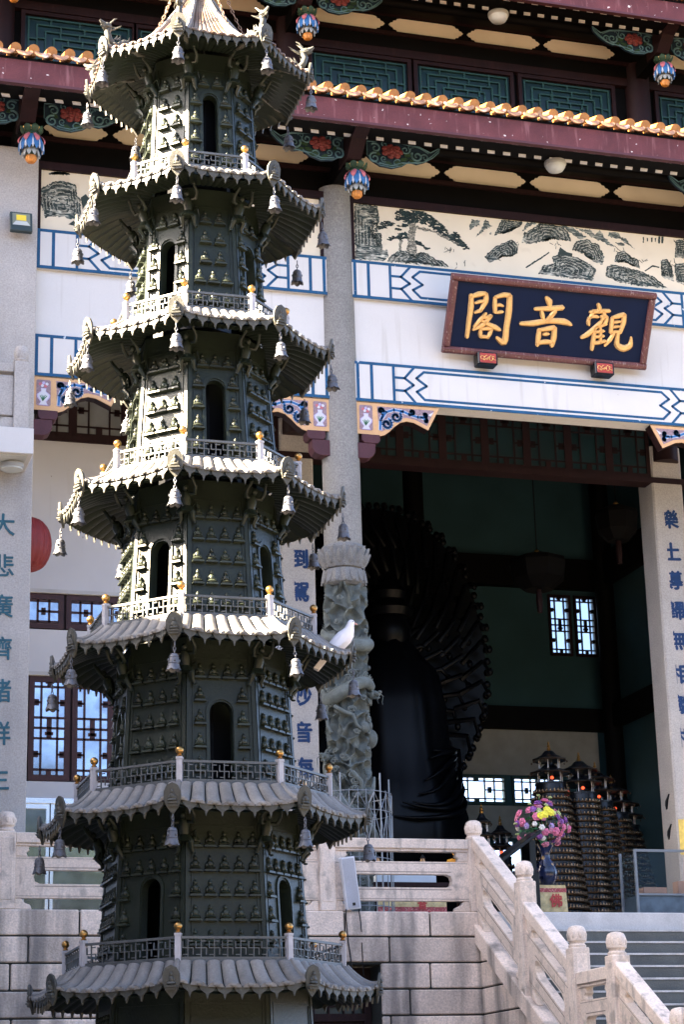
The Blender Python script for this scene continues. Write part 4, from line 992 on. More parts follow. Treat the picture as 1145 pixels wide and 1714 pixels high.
for q in range(11):
    t = q/10; x = -.30+.34*t; z = .12+.035*sin(q*1.9); dg.add([(x-.018,-.003,z-.02),(x+.018,-.003,z-.02),(x-.018,.003,z-.02),(x+.018,.003,z-.02),(x-.022,0,z+.045)], [(0,1,4),(2,3,4),(0,2,4),(1,3,4)])
for q in range(6): dg.tube([(.03-.01*q,0,.2+.008*q),(-.02-.015*q,.02*(-1)**q,.23+.012*q)], [.008,.002], 4)
DRG = dg.mesh('ridge_dragon', EDGE, 50)
for k in range(8):
    a = cang(k); r = RE[0]-.10
    piece('ridge_dragon', DRG, pag, T_((TX+cos(a)*r, TY+sin(a)*r, ZE[0]+.05)) @ Rz(a))
    ch = MB(); p0 = Vector((TX+cos(a)*.16, TY+sin(a)*.16, 8.42)); p1 = Vector((TX+cos(a)*(r-.30), TY+sin(a)*(r-.30), ZE[0]+.12))
    n = 30
    for q in range(n):
        t = q/(n-1); p = p0.lerp(p1, t); p.z -= .16*sin(pi*t); d = (p1-p0).normalized()
        o_ = Vector((-sin(a), cos(a), 0)) if q % 2 else Vector((0,0,1)).cross(Vector((-sin(a), cos(a), 0))).normalized()
        o_ = o_ if q % 2 else d.cross(Vector((-sin(a), cos(a), 0)))
        lk = [p+d*.024*cos(2*pi*w_/8)+o_*.013*sin(2*pi*w_/8) for w_ in range(9)]
        ch.tube(lk, .0045, 4, False)
    part('chain', ch, mat('rusty_chain', (.2,.13,.09), .7) if k == 0 else bpy.data.materials['rusty_chain'], pag)

# ------------------------------------------------------------------ wind bells
bl_ = MB()
n = 24
prf = [(.012,.0),(.030,-.006),(.040,-.022),(.044,-.05),(.047,-.09),(.053,-.115),(.066,-.135)]
def scal(a, t): return 1+ (.10*cos(6*a) if t > .95 else 0)
bl_.lathe(prf, (0,0,0), n, mod=scal, cap=False)
off = len(bl_.v)
for j in range(n):      # scalloped hem
    a = 2*pi*j/n; bl_.v[(len(prf)-1)*n+j] = (bl_.v[(len(prf)-1)*n+j][0], bl_.v[(len(prf)-1)*n+j][1], -.138-.016*abs(cos(3*a)))
bl_.lathe([(.04,-.02),(.043,-.09),(.055,-.128)], (0,0,0), n, cap=False)
bl_.lathe([(.049,-.086),(.052,-.09),(.049,-.094)], (0,0,0), n, cap=False); bl_.lathe([(.043,-.03),(.046,-.033),(.043,-.036)], (0,0,0), n, cap=False)
for q in range(4):
    a = q*pi/2; bl_.ball((.045*cos(a), .045*sin(a), -.062), (.012,.012,.016), 6, 4)
BELLM = bl_.mesh('bell_body', BELL, 50)
cl_ = MB()
for q in range(3): cl_.tube([(0 if q % 2 else .011*cos(w_*pi/4), .011*cos(w_*pi/4) if q % 2 else 0, .012+.03*q+.019*sin(w_*pi/4)) for w_ in range(9)], .0045, 5, False)
cl_.tube([(0,0,.088),(0,0,.105)], .006, 5)
CHM = cl_.mesh('chain', BELL); CLP = MB().tube([(0,0,-.02),(0,0,-.125)], .004, 5).ball((0,0,-.13), .014, 7, 5).mesh('clapper', BELL)
ordn = ['top','second','third','fourth','fifth','sixth']
where = {0:'at the corner nearest the viewer', 1:'at the front right corner', 2:'at the far right tip', 7:'at the front left corner', 6:'at the far left tip', 3:'at the rear right corner', 5:'at the rear left corner'}
for i in range(6):
    for k in (0, 1, 2, 3, 5, 6, 7):
        if k in (3, 5) and i > 4: continue
        a = cang(k); rr_ = RE[i]+.016
        loc = (TX+cos(a)*rr_, TY+sin(a)*rr_, ZE[i]+.035-.245)
        b = thing('wind_bell', f'grey bell hanging {where[k]} of the {ordn[i]} pagoda roof from above', 'bell', loc, 'bells hanging from the pagoda eaves')
        M = T_(loc) @ Rz(random.uniform(0,6)) @ Rx(random.uniform(-.06,.06)) @ Matrix.Scale(.98, 4)
        piece('bell_body', BELLM, b, M); piece('chain', CHM, b, M); piece('clapper', CLP, b, M)
# ------------------------------------------------------------------ dragon column
dc = H('dragon_column', MB().lathe([(.30,5.80),(.298,8.0),(.275,11.95)], (0,0,0), 32), GREY, smooth=40, label='round granite column whose lower half is carved with a coiling dragon')
cp = MB().lathe([(.26,5.22),(.315,5.26),(.325,5.33),(.30,5.44),(.275,5.49),(.285,5.53),(.335,5.64),(.365,5.77),(.37,5.81),(.33,5.86),(.29,5.87)], (0,0,0), 40)
for k in range(14):
    for (r0, r1, z0, z1, w, ph, s) in ((.29,.385,5.50,5.82,.075,0,1),(.315,.40,5.56,5.75,.06,.22,1),(.30,.335,5.47,5.27,.07,0,1)):
        a = 2*pi*k/14+ph; t = Vector((-sin(a), cos(a), 0)); P = []
        for j in range(5):
            u = j/4; r = r0+(r1-r0)*u**.8; ww = w*math.sqrt(max(0, 1-(u*.96)**3)); c = Vector((r*cos(a), r*sin(a), z0+(z1-z0)*u))
            P += [c-t*ww, c+Vector((cos(a),sin(a),0))*.035, c+t*ww]
        fs = []
        for j in range(4): fs += [(3*j,3*j+1,3*j+4,3*j+3),(3*j+1,3*j+2,3*j+5,3*j+4)]
        cp.add(P, fs)
part('capital', cp, mat('capital_granite', (.17,.17,.165), .75, v=.15, s=6, grain=.3, gs=70, bump=.3, bs=60), dc, smooth=35)
# carved shell: cellular openwork displaced on a fine cylinder
nu, nv = 150, 420; ZB, ZT = 0.0, 5.24
th = np.linspace(0, 2*pi, nu, endpoint=False); zz = np.linspace(ZB, ZT, nv)
TH, ZZ = np.meshgrid(th, zz); rc = .30
pts = []
for j in range(26):
    for i in range(7): pts.append(((i+RNG.uniform(0,.9))/7*2*pi*rc, (j+RNG.uniform(0,.9))/26*ZT))
pts = np.array(pts); per = 2*pi*rc
SX = TH*rc + .03*np.sin(ZZ*9)+.02*np.sin(ZZ*23+TH*3); SZ = ZZ+.03*np.sin(TH*5+ZZ*3)
F1 = np.full(TH.shape, 9.); F2 = F1.copy()
for (px, pz) in pts:
    dx = np.abs(SX-px); dx = np.minimum(dx, np.abs(per-dx)); d = np.sqrt((dx*1.15)**2+((SZ-pz)*.85)**2)
    F2 = np.where(d < F1, F1, np.minimum(F2, d)); F1 = np.minimum(F1, d)
rid = np.exp(-((F2-F1)/.035)**2)
lump = .5+.5*np.sin(TH*3+ZZ*4.1)*np.sin(ZZ*6.3-TH*2)
Rr = .19+.125*rid+.045*lump+.012*np.sin(40*F1)*(1-rid)
vs = np.stack([Rr*np.cos(TH), Rr*np.sin(TH), ZZ], -1).reshape(-1, 3)
fs = [(j*nu+i, j*nu+(i+1) % nu, (j+1)*nu+(i+1) % nu, (j+1)*nu+i) for j in range(nv-1) for i in range(nu)]
part('rock_carving', MB().add(vs.tolist(), fs), CARV, dc, smooth=70)
def cyl(a, r, z): return Vector((r*cos(a), r*sin(a), z))
def dragon_body(name, keys, rads, fin=True):
    P = []; n = 90
    ks = np.linspace(0, 1, len(keys)); A, Rk, Zk = (np.interp(np.linspace(0,1,n), ks, [k[q] for k in keys]) for q in range(3))
    ker = np.ones(9)/9
    sm = lambda x: np.convolve(np.pad(x, 4, 'edge'), ker, 'valid')
    A, Rk, Zk = sm(A), sm(Rk), sm(Zk); rr = np.interp(np.linspace(0,1,n), np.linspace(0,1,len(rads)), rads)
    P = [cyl(a, r, z) for a, r, z in zip(A, Rk, Zk)]
    mb = MB().tube(P, [float(q)*(1+.04*(i % 2)) for i, q in enumerate(rr)], 12)
    if fin:
        for i in range(2, n-2):
            p = P[i]; t = (P[i+1]-P[i-1]).normalized(); o = Vector((p.x, p.y, 0)).normalized(); up = (t.cross(o)); up = up if up.z > 0 else -up
            u = (up*.9+o*.3).normalized(); q = p+u*rr[i]*.9; mb.add([q-t*.025, q+t*.03, q+o*.012, q-o*.012, q+u*(.05+.015*(i % 3))-t*.03], [(0,2,4),(2,1,4),(1,3,4),(3,0,4)])
    return part(name, mb, CARV, dc, smooth=55)
D = rad
dragon_body('dragon_body', [(D(-15),.36,3.62),(D(-60),.35,3.70),(D(-100),.34,3.58),(D(-150),.33,3.40),(D(-190),.31,3.45),(D(-270),.30,3.95),(D(-345),.33,4.35),(D(-390),.34,4.30),(D(-440),.33,4.20),(D(-500),.33,4.32),(D(-560),.3,4.5),(D(-640),.3,4.8),(D(-715),.33,4.95),(D(-740),.32,5.12)],
    [.075,.09,.10,.105,.105,.10,.10,.10,.095,.09,.08,.07,.05,.015])
dragon_body('dragon_body', [(D(-200),.32,2.55),(D(-170),.36,2.35),(D(-140),.35,1.9),(D(-80),.33,1.55),(D(-20),.33,1.35),(D(60),.3,1.1),(D(150),.3,.9)], [.05,.075,.09,.09,.085,.07,.03])
# dragon head, snout out to the right, and a beast head lower left
def head(mb, a, r, z, yaw, s):
    M = T_(cyl(a, r, z)) @ Rz(yaw) @ Matrix.Scale(s, 4); k = len(mb.v)
    mb.ball((0,0,0), (.10,.085,.085), 12, 8); mb.ball((.10,0,.0), (.085,.06,.045), 10, 6); mb.ball((.17,0,.025), (.035,.045,.03), 8, 5)
    mb.ball((.09,0,-.075), (.085,.045,.02), 9, 5)
    for q in (-1, 1):
        mb.ball((.04,q*.06,.055), .026, 8, 5); mb.tube([(-.03,q*.04,.07),(-.10,q*.06,.14),(-.19,q*.05,.16)], [.02,.015,.005], 6); mb.tube([(.0,q*.07,.0),(-.07,q*.11,.02),(-.13,q*.12,.0)], [.03,.022,.008], 6)
        mb.tube([(.16,q*.03,.0),(.2,q*.06,-.05),(.16,q*.08,-.14),(.18,q*.07,-.2)], [.009,.008,.006,.003], 5)
        for j in range(4): mb.tube([(-.05,q*.05,-.02-.02*j),(-.13,q*(.08+.02*j),-.05-.03*j),(-.17,q*(.07+.02*j),-.1-.03*j)], [.018,.014,.004], 5)
    mb.xf(M, k)
for args in ((D(-22), .38, 3.52, D(-50), .85), (D(-165), .40, 2.55, D(-140), .85)):
    hd = MB(); head(hd, *args); part('dragon_head', hd, CARV, dc, smooth=60)
ex = MB(); ex.ball(tuple(cyl(D(-62),.34,2.98)), .085, 14, 9); part('pearl', ex, CARV, dc, smooth=60); part('gourd', MB().ball(tuple(cyl(D(-15),.33,2.85)), (.12,.12,.15), 12, 8).ball(tuple(cyl(D(-12),.32,3.05)), (.06,.06,.08), 10, 6), CARV, dc, smooth=60)
for keys, rs in (([(-165,.36,3.35),(-160,.40,3.2),(-158,.39,3.0),(-150,.36,2.9)],[.03,.028,.025,.03]), ([(-140,.36,3.3),(-115,.38,3.2),(-95,.39,3.15),(-88,.39,3.0),(-75,.37,2.95)],[.035,.032,.03,.028,.02]),
                 ([(-100,.35,2.3),(-80,.38,2.15),(-75,.36,2.0),(-95,.36,1.9)],[.04,.04,.035,.03]), ([(-60,.35,1.95),(-40,.38,2.05),(-25,.38,2.25)],[.05,.04,.02]), ([(-130,.37,4.1),(-120,.4,3.95),(-105,.38,3.9)],[.03,.025,.02])):
    part('dragon_leg', MB().tube([cyl(D(a), r, z) for a, r, z in keys], rs, 7), CARV, dc, smooth=60)
for _ in range(85):     # cloud scrolls
    a = random.uniform(-pi, .3); z = random.uniform(.3, 5.1); r0 = random.uniform(.04,.075); s = random.choice((-1,1)); rb_ = random.uniform(.30,.34)
    P = []
    for q in range(18):
        f = r0*(1-q/18*.85); g = s*q*.62; P.append(cyl(a+f*cos(g)/rb_, rb_+.02+.02*q/18, z+f*sin(g)*.8))
    part('cloud_scroll', MB().tube(P, [.017*(1-.4*q/18) for q in range(18)], 5), CARV, dc, smooth=60)

# ------------------------------------------------------------------ name plaque over the doorway
PO = Vector((1.675, -.27, 9.165)); PU = Vector((0, -.63, 1.13)).normalized(); PN = Vector((0, -PU.z, PU.y))
PM = Matrix(((1,0,0,PO.x),(0,PU.y,PN.y,PO.y),(0,PU.z,PN.z,PO.z),(0,0,0,1)))
PW, PH = 3.58, 1.29
plq = thing('name_plaque', 'navy name plaque with three gilt characters in a maroon frame, tilted out over the doorway', 'plaque', (3.47, -.5, 9.165))
part('board', MB().box(.05, PW-.05, .05, PH-.05, -.07, .0).xf(PM), NAVY, plq)
for (a, b, c, d) in ((0,PW,0,.115),(0,PW,PH-.115,PH),(0,.115,.115,PH-.115),(PW-.115,PW,.115,PH-.115)):
    mb = MB()
    if b-a > d-c: mb.prism([(c,-.06),(d,-.06),(d,.03),(c+(d-c)*.75,.06),(c+(d-c)*.25,.06),(c,.03)], a, b, fn=lambda p, q: (q, p[0], p[1]))
    else: mb.prism([(a,-.06),(b,-.06),(b,.03),(a+(b-a)*.75,.06),(a+(b-a)*.25,.06),(a,.03)], c, d, fn=lambda p, q: (p[0], q, p[1]))
    part('frame_bar', mb.xf(PM), PLQW, plq, bevel=.008)
groups = (18, 29, len(SIGN))
def stroke(mb, ws, ps):
    P = [Vector((p[0], p[1], 0)) for p in ps]; n = 4*(len(P)-1)+1; Q = []; W = []
    for i in range(n):      # Catmull-Rom through the points
        t = i/(n-1)*(len(P)-1); k = min(int(t), len(P)-2); u = t-k
        p0, p1, p2, p3 = P[max(k-1,0)], P[k], P[k+1], P[min(k+2,len(P)-1)]
        Q.append(.5*((2*p1)+(p2-p0)*u+(2*p0-5*p1+4*p2-p3)*u*u+(3*p1-p0-3*p2+p3)*u**3)); W.append(ws[k]+(ws[k+1]-ws[k])*u)
    vs = []; fs = []
    d0 = (Q[0]-Q[1]).normalized(); d1 = (Q[-1]-Q[-2]).normalized()
    Q = [Q[0]+d0*W[0]*.6]+Q+[Q[-1]+d1*W[-1]*.6]; W = [W[0]*.35]+W+[W[-1]*.3]
    for i, (p, w) in enumerate(zip(Q, W)):
        d = (Q[min(i+1,len(Q)-1)]-Q[max(i-1,0)]).normalized(); nn = Vector((-d.y, d.x, 0)); w *= 1.08
        vs += [p-nn*w, p-nn*w+Vector((0,0,.012)), p-nn*w*.5+Vector((0,0,.034)), p+nn*w*.5+Vector((0,0,.034)), p+nn*w+Vector((0,0,.012)), p+nn*w]
    m = len(Q)
    for i in range(m-1):
        for j in range(5): fs.append((i*6+j, i*6+j+1, i*6+6+j+1, i*6+6+j))
    fs += [tuple(range(6)), tuple(range(m*6-6, m*6))]
    mb.add(vs, fs)
lo = 0
for hi in groups:
    mb = MB(); ol = MB()
    for ws, ps in SIGN[lo:hi]: stroke(mb, ws, ps)
    part('gilt_character', mb.xf(PM), GILT, plq, smooth=35); lo = hi
for x in (2.41, 4.46):
    o = part('support_block', MB().box(x-.17, x+.17, -.42, -.205, 8.97, 9.185), BLACK, plq, bevel=.015)
    part('red_face', MB().box(x-.14, x+.14, -.428, -.41, 8.995, 9.16), mat('red_lacquer', (.36,.045,.03), .5), o, bevel=.006)
    sq = MB()
    for j in range(5):
        cx = x-.1+.05*j; sq.tube([(cx+.03*cos(w), -.432, 9.077+.045*sin(w*1.0+j)*(1 if j % 2 else .7)) for w in np.linspace(0, 5, 10)], .007, 4)
    part('gold_scroll', sq, GILT, o)

# ------------------------------------------------------------------ fittings on the facade
fl = thing('floodlight', 'square black floodlight with yellow emitter on the left pillar', 'floodlight', (-5.18, -.36, 10.42))
FM = T_((-5.18,-.52,10.60)) @ Rx(rad(-14))
part('housing', MB().box(-.17,.17,-.03,.05,-.18,.18).xf(FM), mat('flood_housing', (.03,.05,.055), .5), fl, bevel=.012)
part('reflector', MB().box(-.135,.135,-.034,-.029,-.08,.145).xf(FM), mat('flood_reflector', (.2,.22,.17), .35), fl)
part('emitter', MB().box(-.075,.075,-.038,-.033,.01,.115).xf(FM), mat('flood_led', (.82,.62,.06), .4), fl)
part('lower_reflector', MB().prism([(-.135,-.08),(.135,-.08),(.085,-.005),(-.085,-.005)], -.0385, -.0335).xf(FM), mat('flood_white', (.5,.52,.5), .4), fl)
part('bracket', MB().box(-.05,.05,.04,.2,-.06,.06).xf(FM), BLACK, fl)
def dome(X, Y, z, r, label, h=.5):
    d = thing('ceiling_lamp', label, 'lamp', (X, Y, z))
    part('base_ring', MB().lathe([(r*.8,0),(r,-.02),(r,-.07),(r*.93,-.09)], (X,Y,z), 28, mod=lambda a, t: 1+.012*sin(28*a)), mat('lamp_base', (.35,.35,.33), .5), d, smooth=30)
    part('shade', MB().lathe([(r*.95,-.06),(r*.9,-.11),(r*.7,-.06-h*r*.75),(r*.35,-.06-h*r*.95),(0,-.06-h*r)], (X,Y,z), 28), mat('lamp_glass', (.5,.52,.5), .3, v=.1), d, smooth=50)
dome(3.42, -1.28, 12.29, .18, 'round frosted ceiling lamp under the lower eave', .8)
dome(3.62, 1.3, 16.565, .19, 'round frosted ceiling lamp under the upper eave', .8)
ln = thing('red_lantern', 'red ribbed paper lantern hanging behind the left pillar', 'lantern', (-4.87, .8, 5.4))
part('shade', MB().lathe([(.13+.29*cos(b)**.8 if abs(cos(b)) > 1e-6 else .13, .40*sin(b)) for b in np.linspace(pi/2-.001, -pi/2+.001, 17)], (-4.87,.8,5.86), 48, mod=lambda a, t: 1+.05*abs(sin(8*a))), RED, ln, smooth=12)
part('rim', MB().lathe([(.13,.40),(.13,.45)], (-4.87,.8,5.86), 16).lathe([(.13,-.44),(.13,-.40)], (-4.87,.8,5.86), 16), GOLD, ln)
part('cord', MB().tube([(-4.87,.8,6.3),(-4.87,.8,11.95)], .008, 5), BLACK, ln)

# stone balcony at the far left
bc = thing('stone_balcony', 'white-edged balcony with grey stone balustrade in front of the left pillar', 'balcony', (-6.2, -.9, 6.6))
part('slab', MB().box(-8.4, -5.02, -1.22, -.37, 6.64, 7.03), WHITE, bc, bevel=.006)
part('soffit_panel', MB().box(-8.35, -5.10, -1.15, -.42, 6.62, 6.645), mat('soffit_grey', (.5,.5,.46), .8), bc)
part('post', MB().box(-5.31, -5.09, -1.16, -.94, 7.03, 8.08), PILL, bc, bevel=.012)
piece('lotus_bud', MB().lathe([(.10,0),(.115,.04),(.09,.06),(.105,.1),(.115,.18),(.08,.26),(.0,.29)], n=18).mesh('lotus_bud', PILL, 40), bc, T_((-5.2,-1.05,8.08)))
part('top_rail', MB().box(-8.4, -5.31, -1.12, -.96, 7.92, 8.05), PILL, bc, bevel=.01)
part('panel', MB().box(-8.4, -5.31, -1.10, -1.0, 7.25, 7.86), PILL, bc, bevel=.01)
part('foot', MB().prism([(-5.31,7.03),(-5.6,7.03),(-5.55,7.14),(-5.42,7.22),(-5.31,7.22)], -1.1, -1.0), PILL, bc)
dome(-5.27, -.8, 6.625, .17, 'round frosted ceiling lamp beneath the left balcony', .4)

# basement window in the block wall
bwn = thing('basement_window', 'dark red lattice window set in the granite block wall', 'window', (-1.0, -2.1, -2.3))
part('frame', MB().box(-1.6,-1.5,-2.2,-2.05,-2.3,-.72).box(-.55,-.45,-2.2,-2.05,-2.3,-.72).box(-1.5,-.55,-2.2,-2.05,-1.42,-1.32).box(-1.5,-.55,-2.2,-2.05,-.86,-.72), WOOD, bwn)
part('panel', MB().box(-1.5,-.55,-2.15,-2.1,-2.3,-1.42), WOOD, bwn)
part('pane', MB().box(-1.5,-.55,-2.1,-2.08,-1.32,-.86), TPAN, bwn)
lt = MB()
for x in (-1.38,-1.24,-1.03,-.82,-.68): lt.box(x-.012,x+.012,-2.14,-2.11,-1.32,-.86)
for z in (-1.22,-1.09,-.96): lt.box(-1.5,-.55,-2.138,-2.112,z-.012,z+.012)
part('lattice', lt, WOOD, bwn)

# loudspeaker on the balustrade and its cables
sp = thing('column_speaker', 'slim white column loudspeaker leaning against the granite balustrade', 'loudspeaker', (-.84, -2.62, 0))
SM = T_((-.895,-2.665,.0)) @ Ry(rad(-7.5)) @ Rx(rad(4))
part('cabinet', MB().box(0,.2,0,.10,0,.70).xf(SM), mat('speaker_white', (.66,.67,.70), .5), sp, bevel=.008)
part('grille', MB().box(.018,.182,-.006,.01,.02,.68).xf(SM), mat('speaker_grille', (.42,.43,.47), .6, grain=.2, gs=200), sp)
part('badge', MB().box(.085,.125,-.009,.0,.05,.09).xf(SM), BLACK, sp)
solo('speaker_cable', MB().tube([(-.90,-2.622,.02),(-.905,-2.63,-.1),(-.88,-2.62,-.4),(-.84,-2.625,-.72),(-.83,-2.55,-.9)], .009, 5), BLACK, (-.9,-2.62,-.1), 'black cable running from the white loudspeaker down to the basement window', 'cable')
solo('speaker_cable', MB().tube([(-.72,-2.622,.02),(-.70,-2.63,-.15),(-.69,-2.625,-.28)], .008, 5).tube([(-.69,-2.625,-.42),(-.685,-2.62,-.6),(-.67,-2.6,-.85)], .007, 5), BLACK, (-.7,-2.62,-.1), 'short black cable end dangling below the right side of the loudspeaker', 'cable')

# wire cage round the dragon column
wc = thing('wire_cage', 'galvanised wire cage fencing the foot of the dragon column', 'fence', (0, 0, 0))
WIRE = mat('galvanised_wire', (.26,.28,.3), .4, .6)
NR = 30
for k in range(NR):
    a = 2*pi*k/NR; c = (.62*cos(a), .62*sin(a)); h = 2.0 if k % 5 else 2.25
    part('rod', MB().tube([(*c, 0), (*c, h)], .0075 if k % 5 else .014, 5), WIRE, wc)
for z in (.3, 1.0, 1.7, 1.98): part('hoop', MB().tube([(.622*cos(2*pi*k/40), .622*sin(2*pi*k/40), z) for k in range(41)], .0075, 5, False), WIRE, wc)
for (z0, z1) in ((1.72,1.96),(1.2,1.66)):
    mb = MB()
    for k in range(NR): mb.tube([(.63*cos(2*pi*k/NR), .63*sin(2*pi*k/NR), z0 if k % 2 else z1), (.63*cos(2*pi*(k+1)/NR), .63*sin(2*pi*(k+1)/NR), z1 if k % 2 else z0)], .006, 4)
    part('zigzag', mb, WIRE, wc)

# ------------------------------------------------------------------ the dove
dv = thing('dove', 'white dove perched on the right tip of the fifth pagoda roof', 'dove', (-3.64, -11.85, 1.25))
DM = T_((-3.665,-11.84,1.262)) @ Rz(rad(-14)) @ Matrix.Scale(1.3, 4)
DW = mat('white_feathers', (.84,.82,.84), .8, v=.04, s=20)
bd = MB(); spine = [(-.135,0,-.005),(-.11,0,.02),(-.07,0,.06),(-.02,0,.105),(.02,0,.145),(.045,0,.175),(.058,0,.205),(.064,0,.232),(.07,0,.252),(.072,0,.268)]
rs = [.014,.024,.044,.058,.058,.048,.034,.027,.0245,.012]
bd.tube(spine, rs, 12); bd.ball((.07,0,.248), (.026,.022,.024), 10, 7)
part('body', bd.xf(DM), DW, dv, smooth=70)
for s in (-1, 1):
    wg = MB(); wg.add([(.045,s*.045,.165),(.0,s*.062,.15),(-.06,s*.058,.085),(-.13,s*.035,.005),(-.175,s*.015,-.045),(-.12,s*.042,-.01),(-.05,s*.056,.045),(.02,s*.055,.10),(.05,s*.044,.135), (-.03,s*.068,.10)],
        [(0,1,9,8),(1,2,9),(2,3,6,9),(3,4,5,6),(9,6,7,8)])
    part('wing', wg.xf(DM), DW, dv, smooth=80)
    part('eye', MB().ball((.082,s*.019,.253), .004, 6, 4).xf(DM), BLACK, dv)
    part('leg', MB().tube([(-.01,s*.018,.065),(.012,s*.02,.03),(.008,s*.02,.0)], [.01,.006,.0045], 6).tube([(.008,s*.02,.002),(.04,s*.025,.0)], .004, 5).tube([(.008,s*.02,.002),(.032,s*.008,.0)], .004, 5).tube([(.008,s*.02,.002),(-.018,s*.02,.0)], .004, 5).xf(DM), mat('dove_leg', (.5,.16,.14), .6), dv)
part('tail', MB().prism([(-.10,.03),(-.125,.022),(-.205,-.075),(-.17,-.095),(-.085,.0)], -.028, .028).xf(DM), DW, dv, bevel=.006)
part('beak', MB().tube([(.09,0,.246),(.108,0,.24),(.116,0,.234)], [.007,.005,.001], 6).xf(DM), mat('dove_beak', (.6,.33,.28), .5), dv)

# ------------------------------------------------------------------ hall and annex added out of frame on the left to shade the court
sh = thing('shade_hall', 'unseen plain hall and low annex added left of the court for shade', 'building', (-13.6, -8, -4.5))
part('wall', MB().box(-17,-10.6,-9.0,2,-4.5,11.4), WALLW, sh)
part('roof', MB().prism([(-18,11.6),(-13.8,13.4),(-9.9,11.6)], -9.4, 2.4, fn=lambda p, a: (p[0], a, p[1])), GLAZD, sh)
part('annex_wall', MB().box(-17,-10.8,-19,-9.0,-4.5,4.2), WALLW, sh)
part('annex_roof', MB().prism([(-18,4.45),(-13.8,5.9),(-10.2,4.45)], -19.5, -9.39, fn=lambda p, a: (p[0], a, p[1])), GLAZD, sh)
for k in range(3): part('window', MB().box(-10.83,-10.78,-17.6+2.6*k,-16.2+2.6*k,-2.6,1.6), WOOD, sh)
for k in range(3): part('window', MB().box(-10.63,-10.58,-7.6+3*k,-6.0+3*k,2.4,6.5), WOOD, sh)
# ------------------------------------------------------------------ inside the hall
BRZ = mat('black_bronze', (.0018,.002,.003), .34, 0, .13, .3, 3)
SX, SY = 3.47, 8.6
stt = thing('guanyin_statue', 'huge black seated statue ringed by a disc of carved arms inside the doorway', 'statue', (SX, SY, 0))
part('pedestal', MB().lathe([(1.9,0),(1.9,.5),(1.5,.7),(1.45,1.5),(1.8,1.8),(1.95,2.2),(1.6,2.4)], (SX,SY,0), 40, mod=lambda a, t: 1+.03*abs(sin(12*a))), BRZ, stt, smooth=40)
rb = MB().lathe([(1.4,2.35),(1.42,2.9),(1.25,3.5),(1.12,4.3),(1.1,5.1),(.95,5.8),(.6,6.2),(.45,6.45)], (SX,SY-.2,0), 32, mod=lambda a, t: 1+.07*sin(9*a+4*t)+.03*sin(23*a-6*t))
part('robe', rb, BRZ, stt, smooth=50)
fd = MB()
rz_ = lambda z: float(np.interp(z, [2.35,2.9,3.5,4.3,5.1,5.8,6.2], [1.4,1.42,1.25,1.12,1.1,.95,.6]))
for k in range(7):
    z0 = 3.55+.16*k+.05*(k % 2); P = []
    for a in np.linspace(-1.9+.12*k, -.05-.04*k, 22):
        z = z0-(.9-.06*k)*sin(-a)**2+.12*sin(3*a+k); r = rz_(z)*1.05+.03*(k % 3); P.append((SX+r*cos(a), SY-.2+r*sin(a), z))
    fd.tube(P, [.015+.05*sin(pi*q/21) for q in range(22)], 7)
part('robe_fold', fd, BRZ, stt, smooth=60)
part('head', MB().ball((SX,SY-.3,6.65), (.42,.42,.55), 16, 10).lathe([(.45,0),(.5,.15),(.35,.35),(.4,.5),(.15,.8),(.0,.95)], (SX,SY-.3,6.95), 16), BRZ, stt, smooth=50)
HZ = 6.3; AX, AZ = 2.25, 3.15
part('halo', MB().lathe([(1,-.03),(1,.03)], (0,0,0), 90, mod=lambda a, t: 1-.012*(int(a*90/2/pi+.5) % 2)).xf(T_((SX,SY+.35,HZ)) @ Matrix.Diagonal((AX,1,AZ,1)) @ Rx(pi/2)), BRZ, stt)
arms = MB(); rim = MB()
for ring in range(4):
    n = 18+8*ring; r1 = .42+.185*ring
    for k in range(n):
        a = 2*pi*(k+.5*(ring % 2))/n; b = a+.18
        P = [(SX+AX*(r1-.28)*cos(a), SY+.2-.10*ring, HZ+AZ*(r1-.28)*sin(a)), (SX+AX*(r1-.1)*cos(b), SY-.05-.05*ring, HZ+AZ*(r1-.1)*sin(b)), (SX+AX*r1*cos(b-.05), SY+.1-.05*ring, HZ+AZ*r1*sin(b-.05))]
        arms.tube(P, [.06,.05,.035], 6); arms.ball(P[-1], (.07,.05,.09), 6, 4)
for k in range(84):
    a = 2*pi*k/84; rim.ball((SX+AX*1.01*cos(a), SY+.3, HZ+AZ*1.01*sin(a)), (.075,.05,.085), 6, 4)
part('arm', arms, BRZ, stt, smooth=60, kind='stuff'); part('rim_hand', rim, BRZ, stt, smooth=60, kind='stuff')

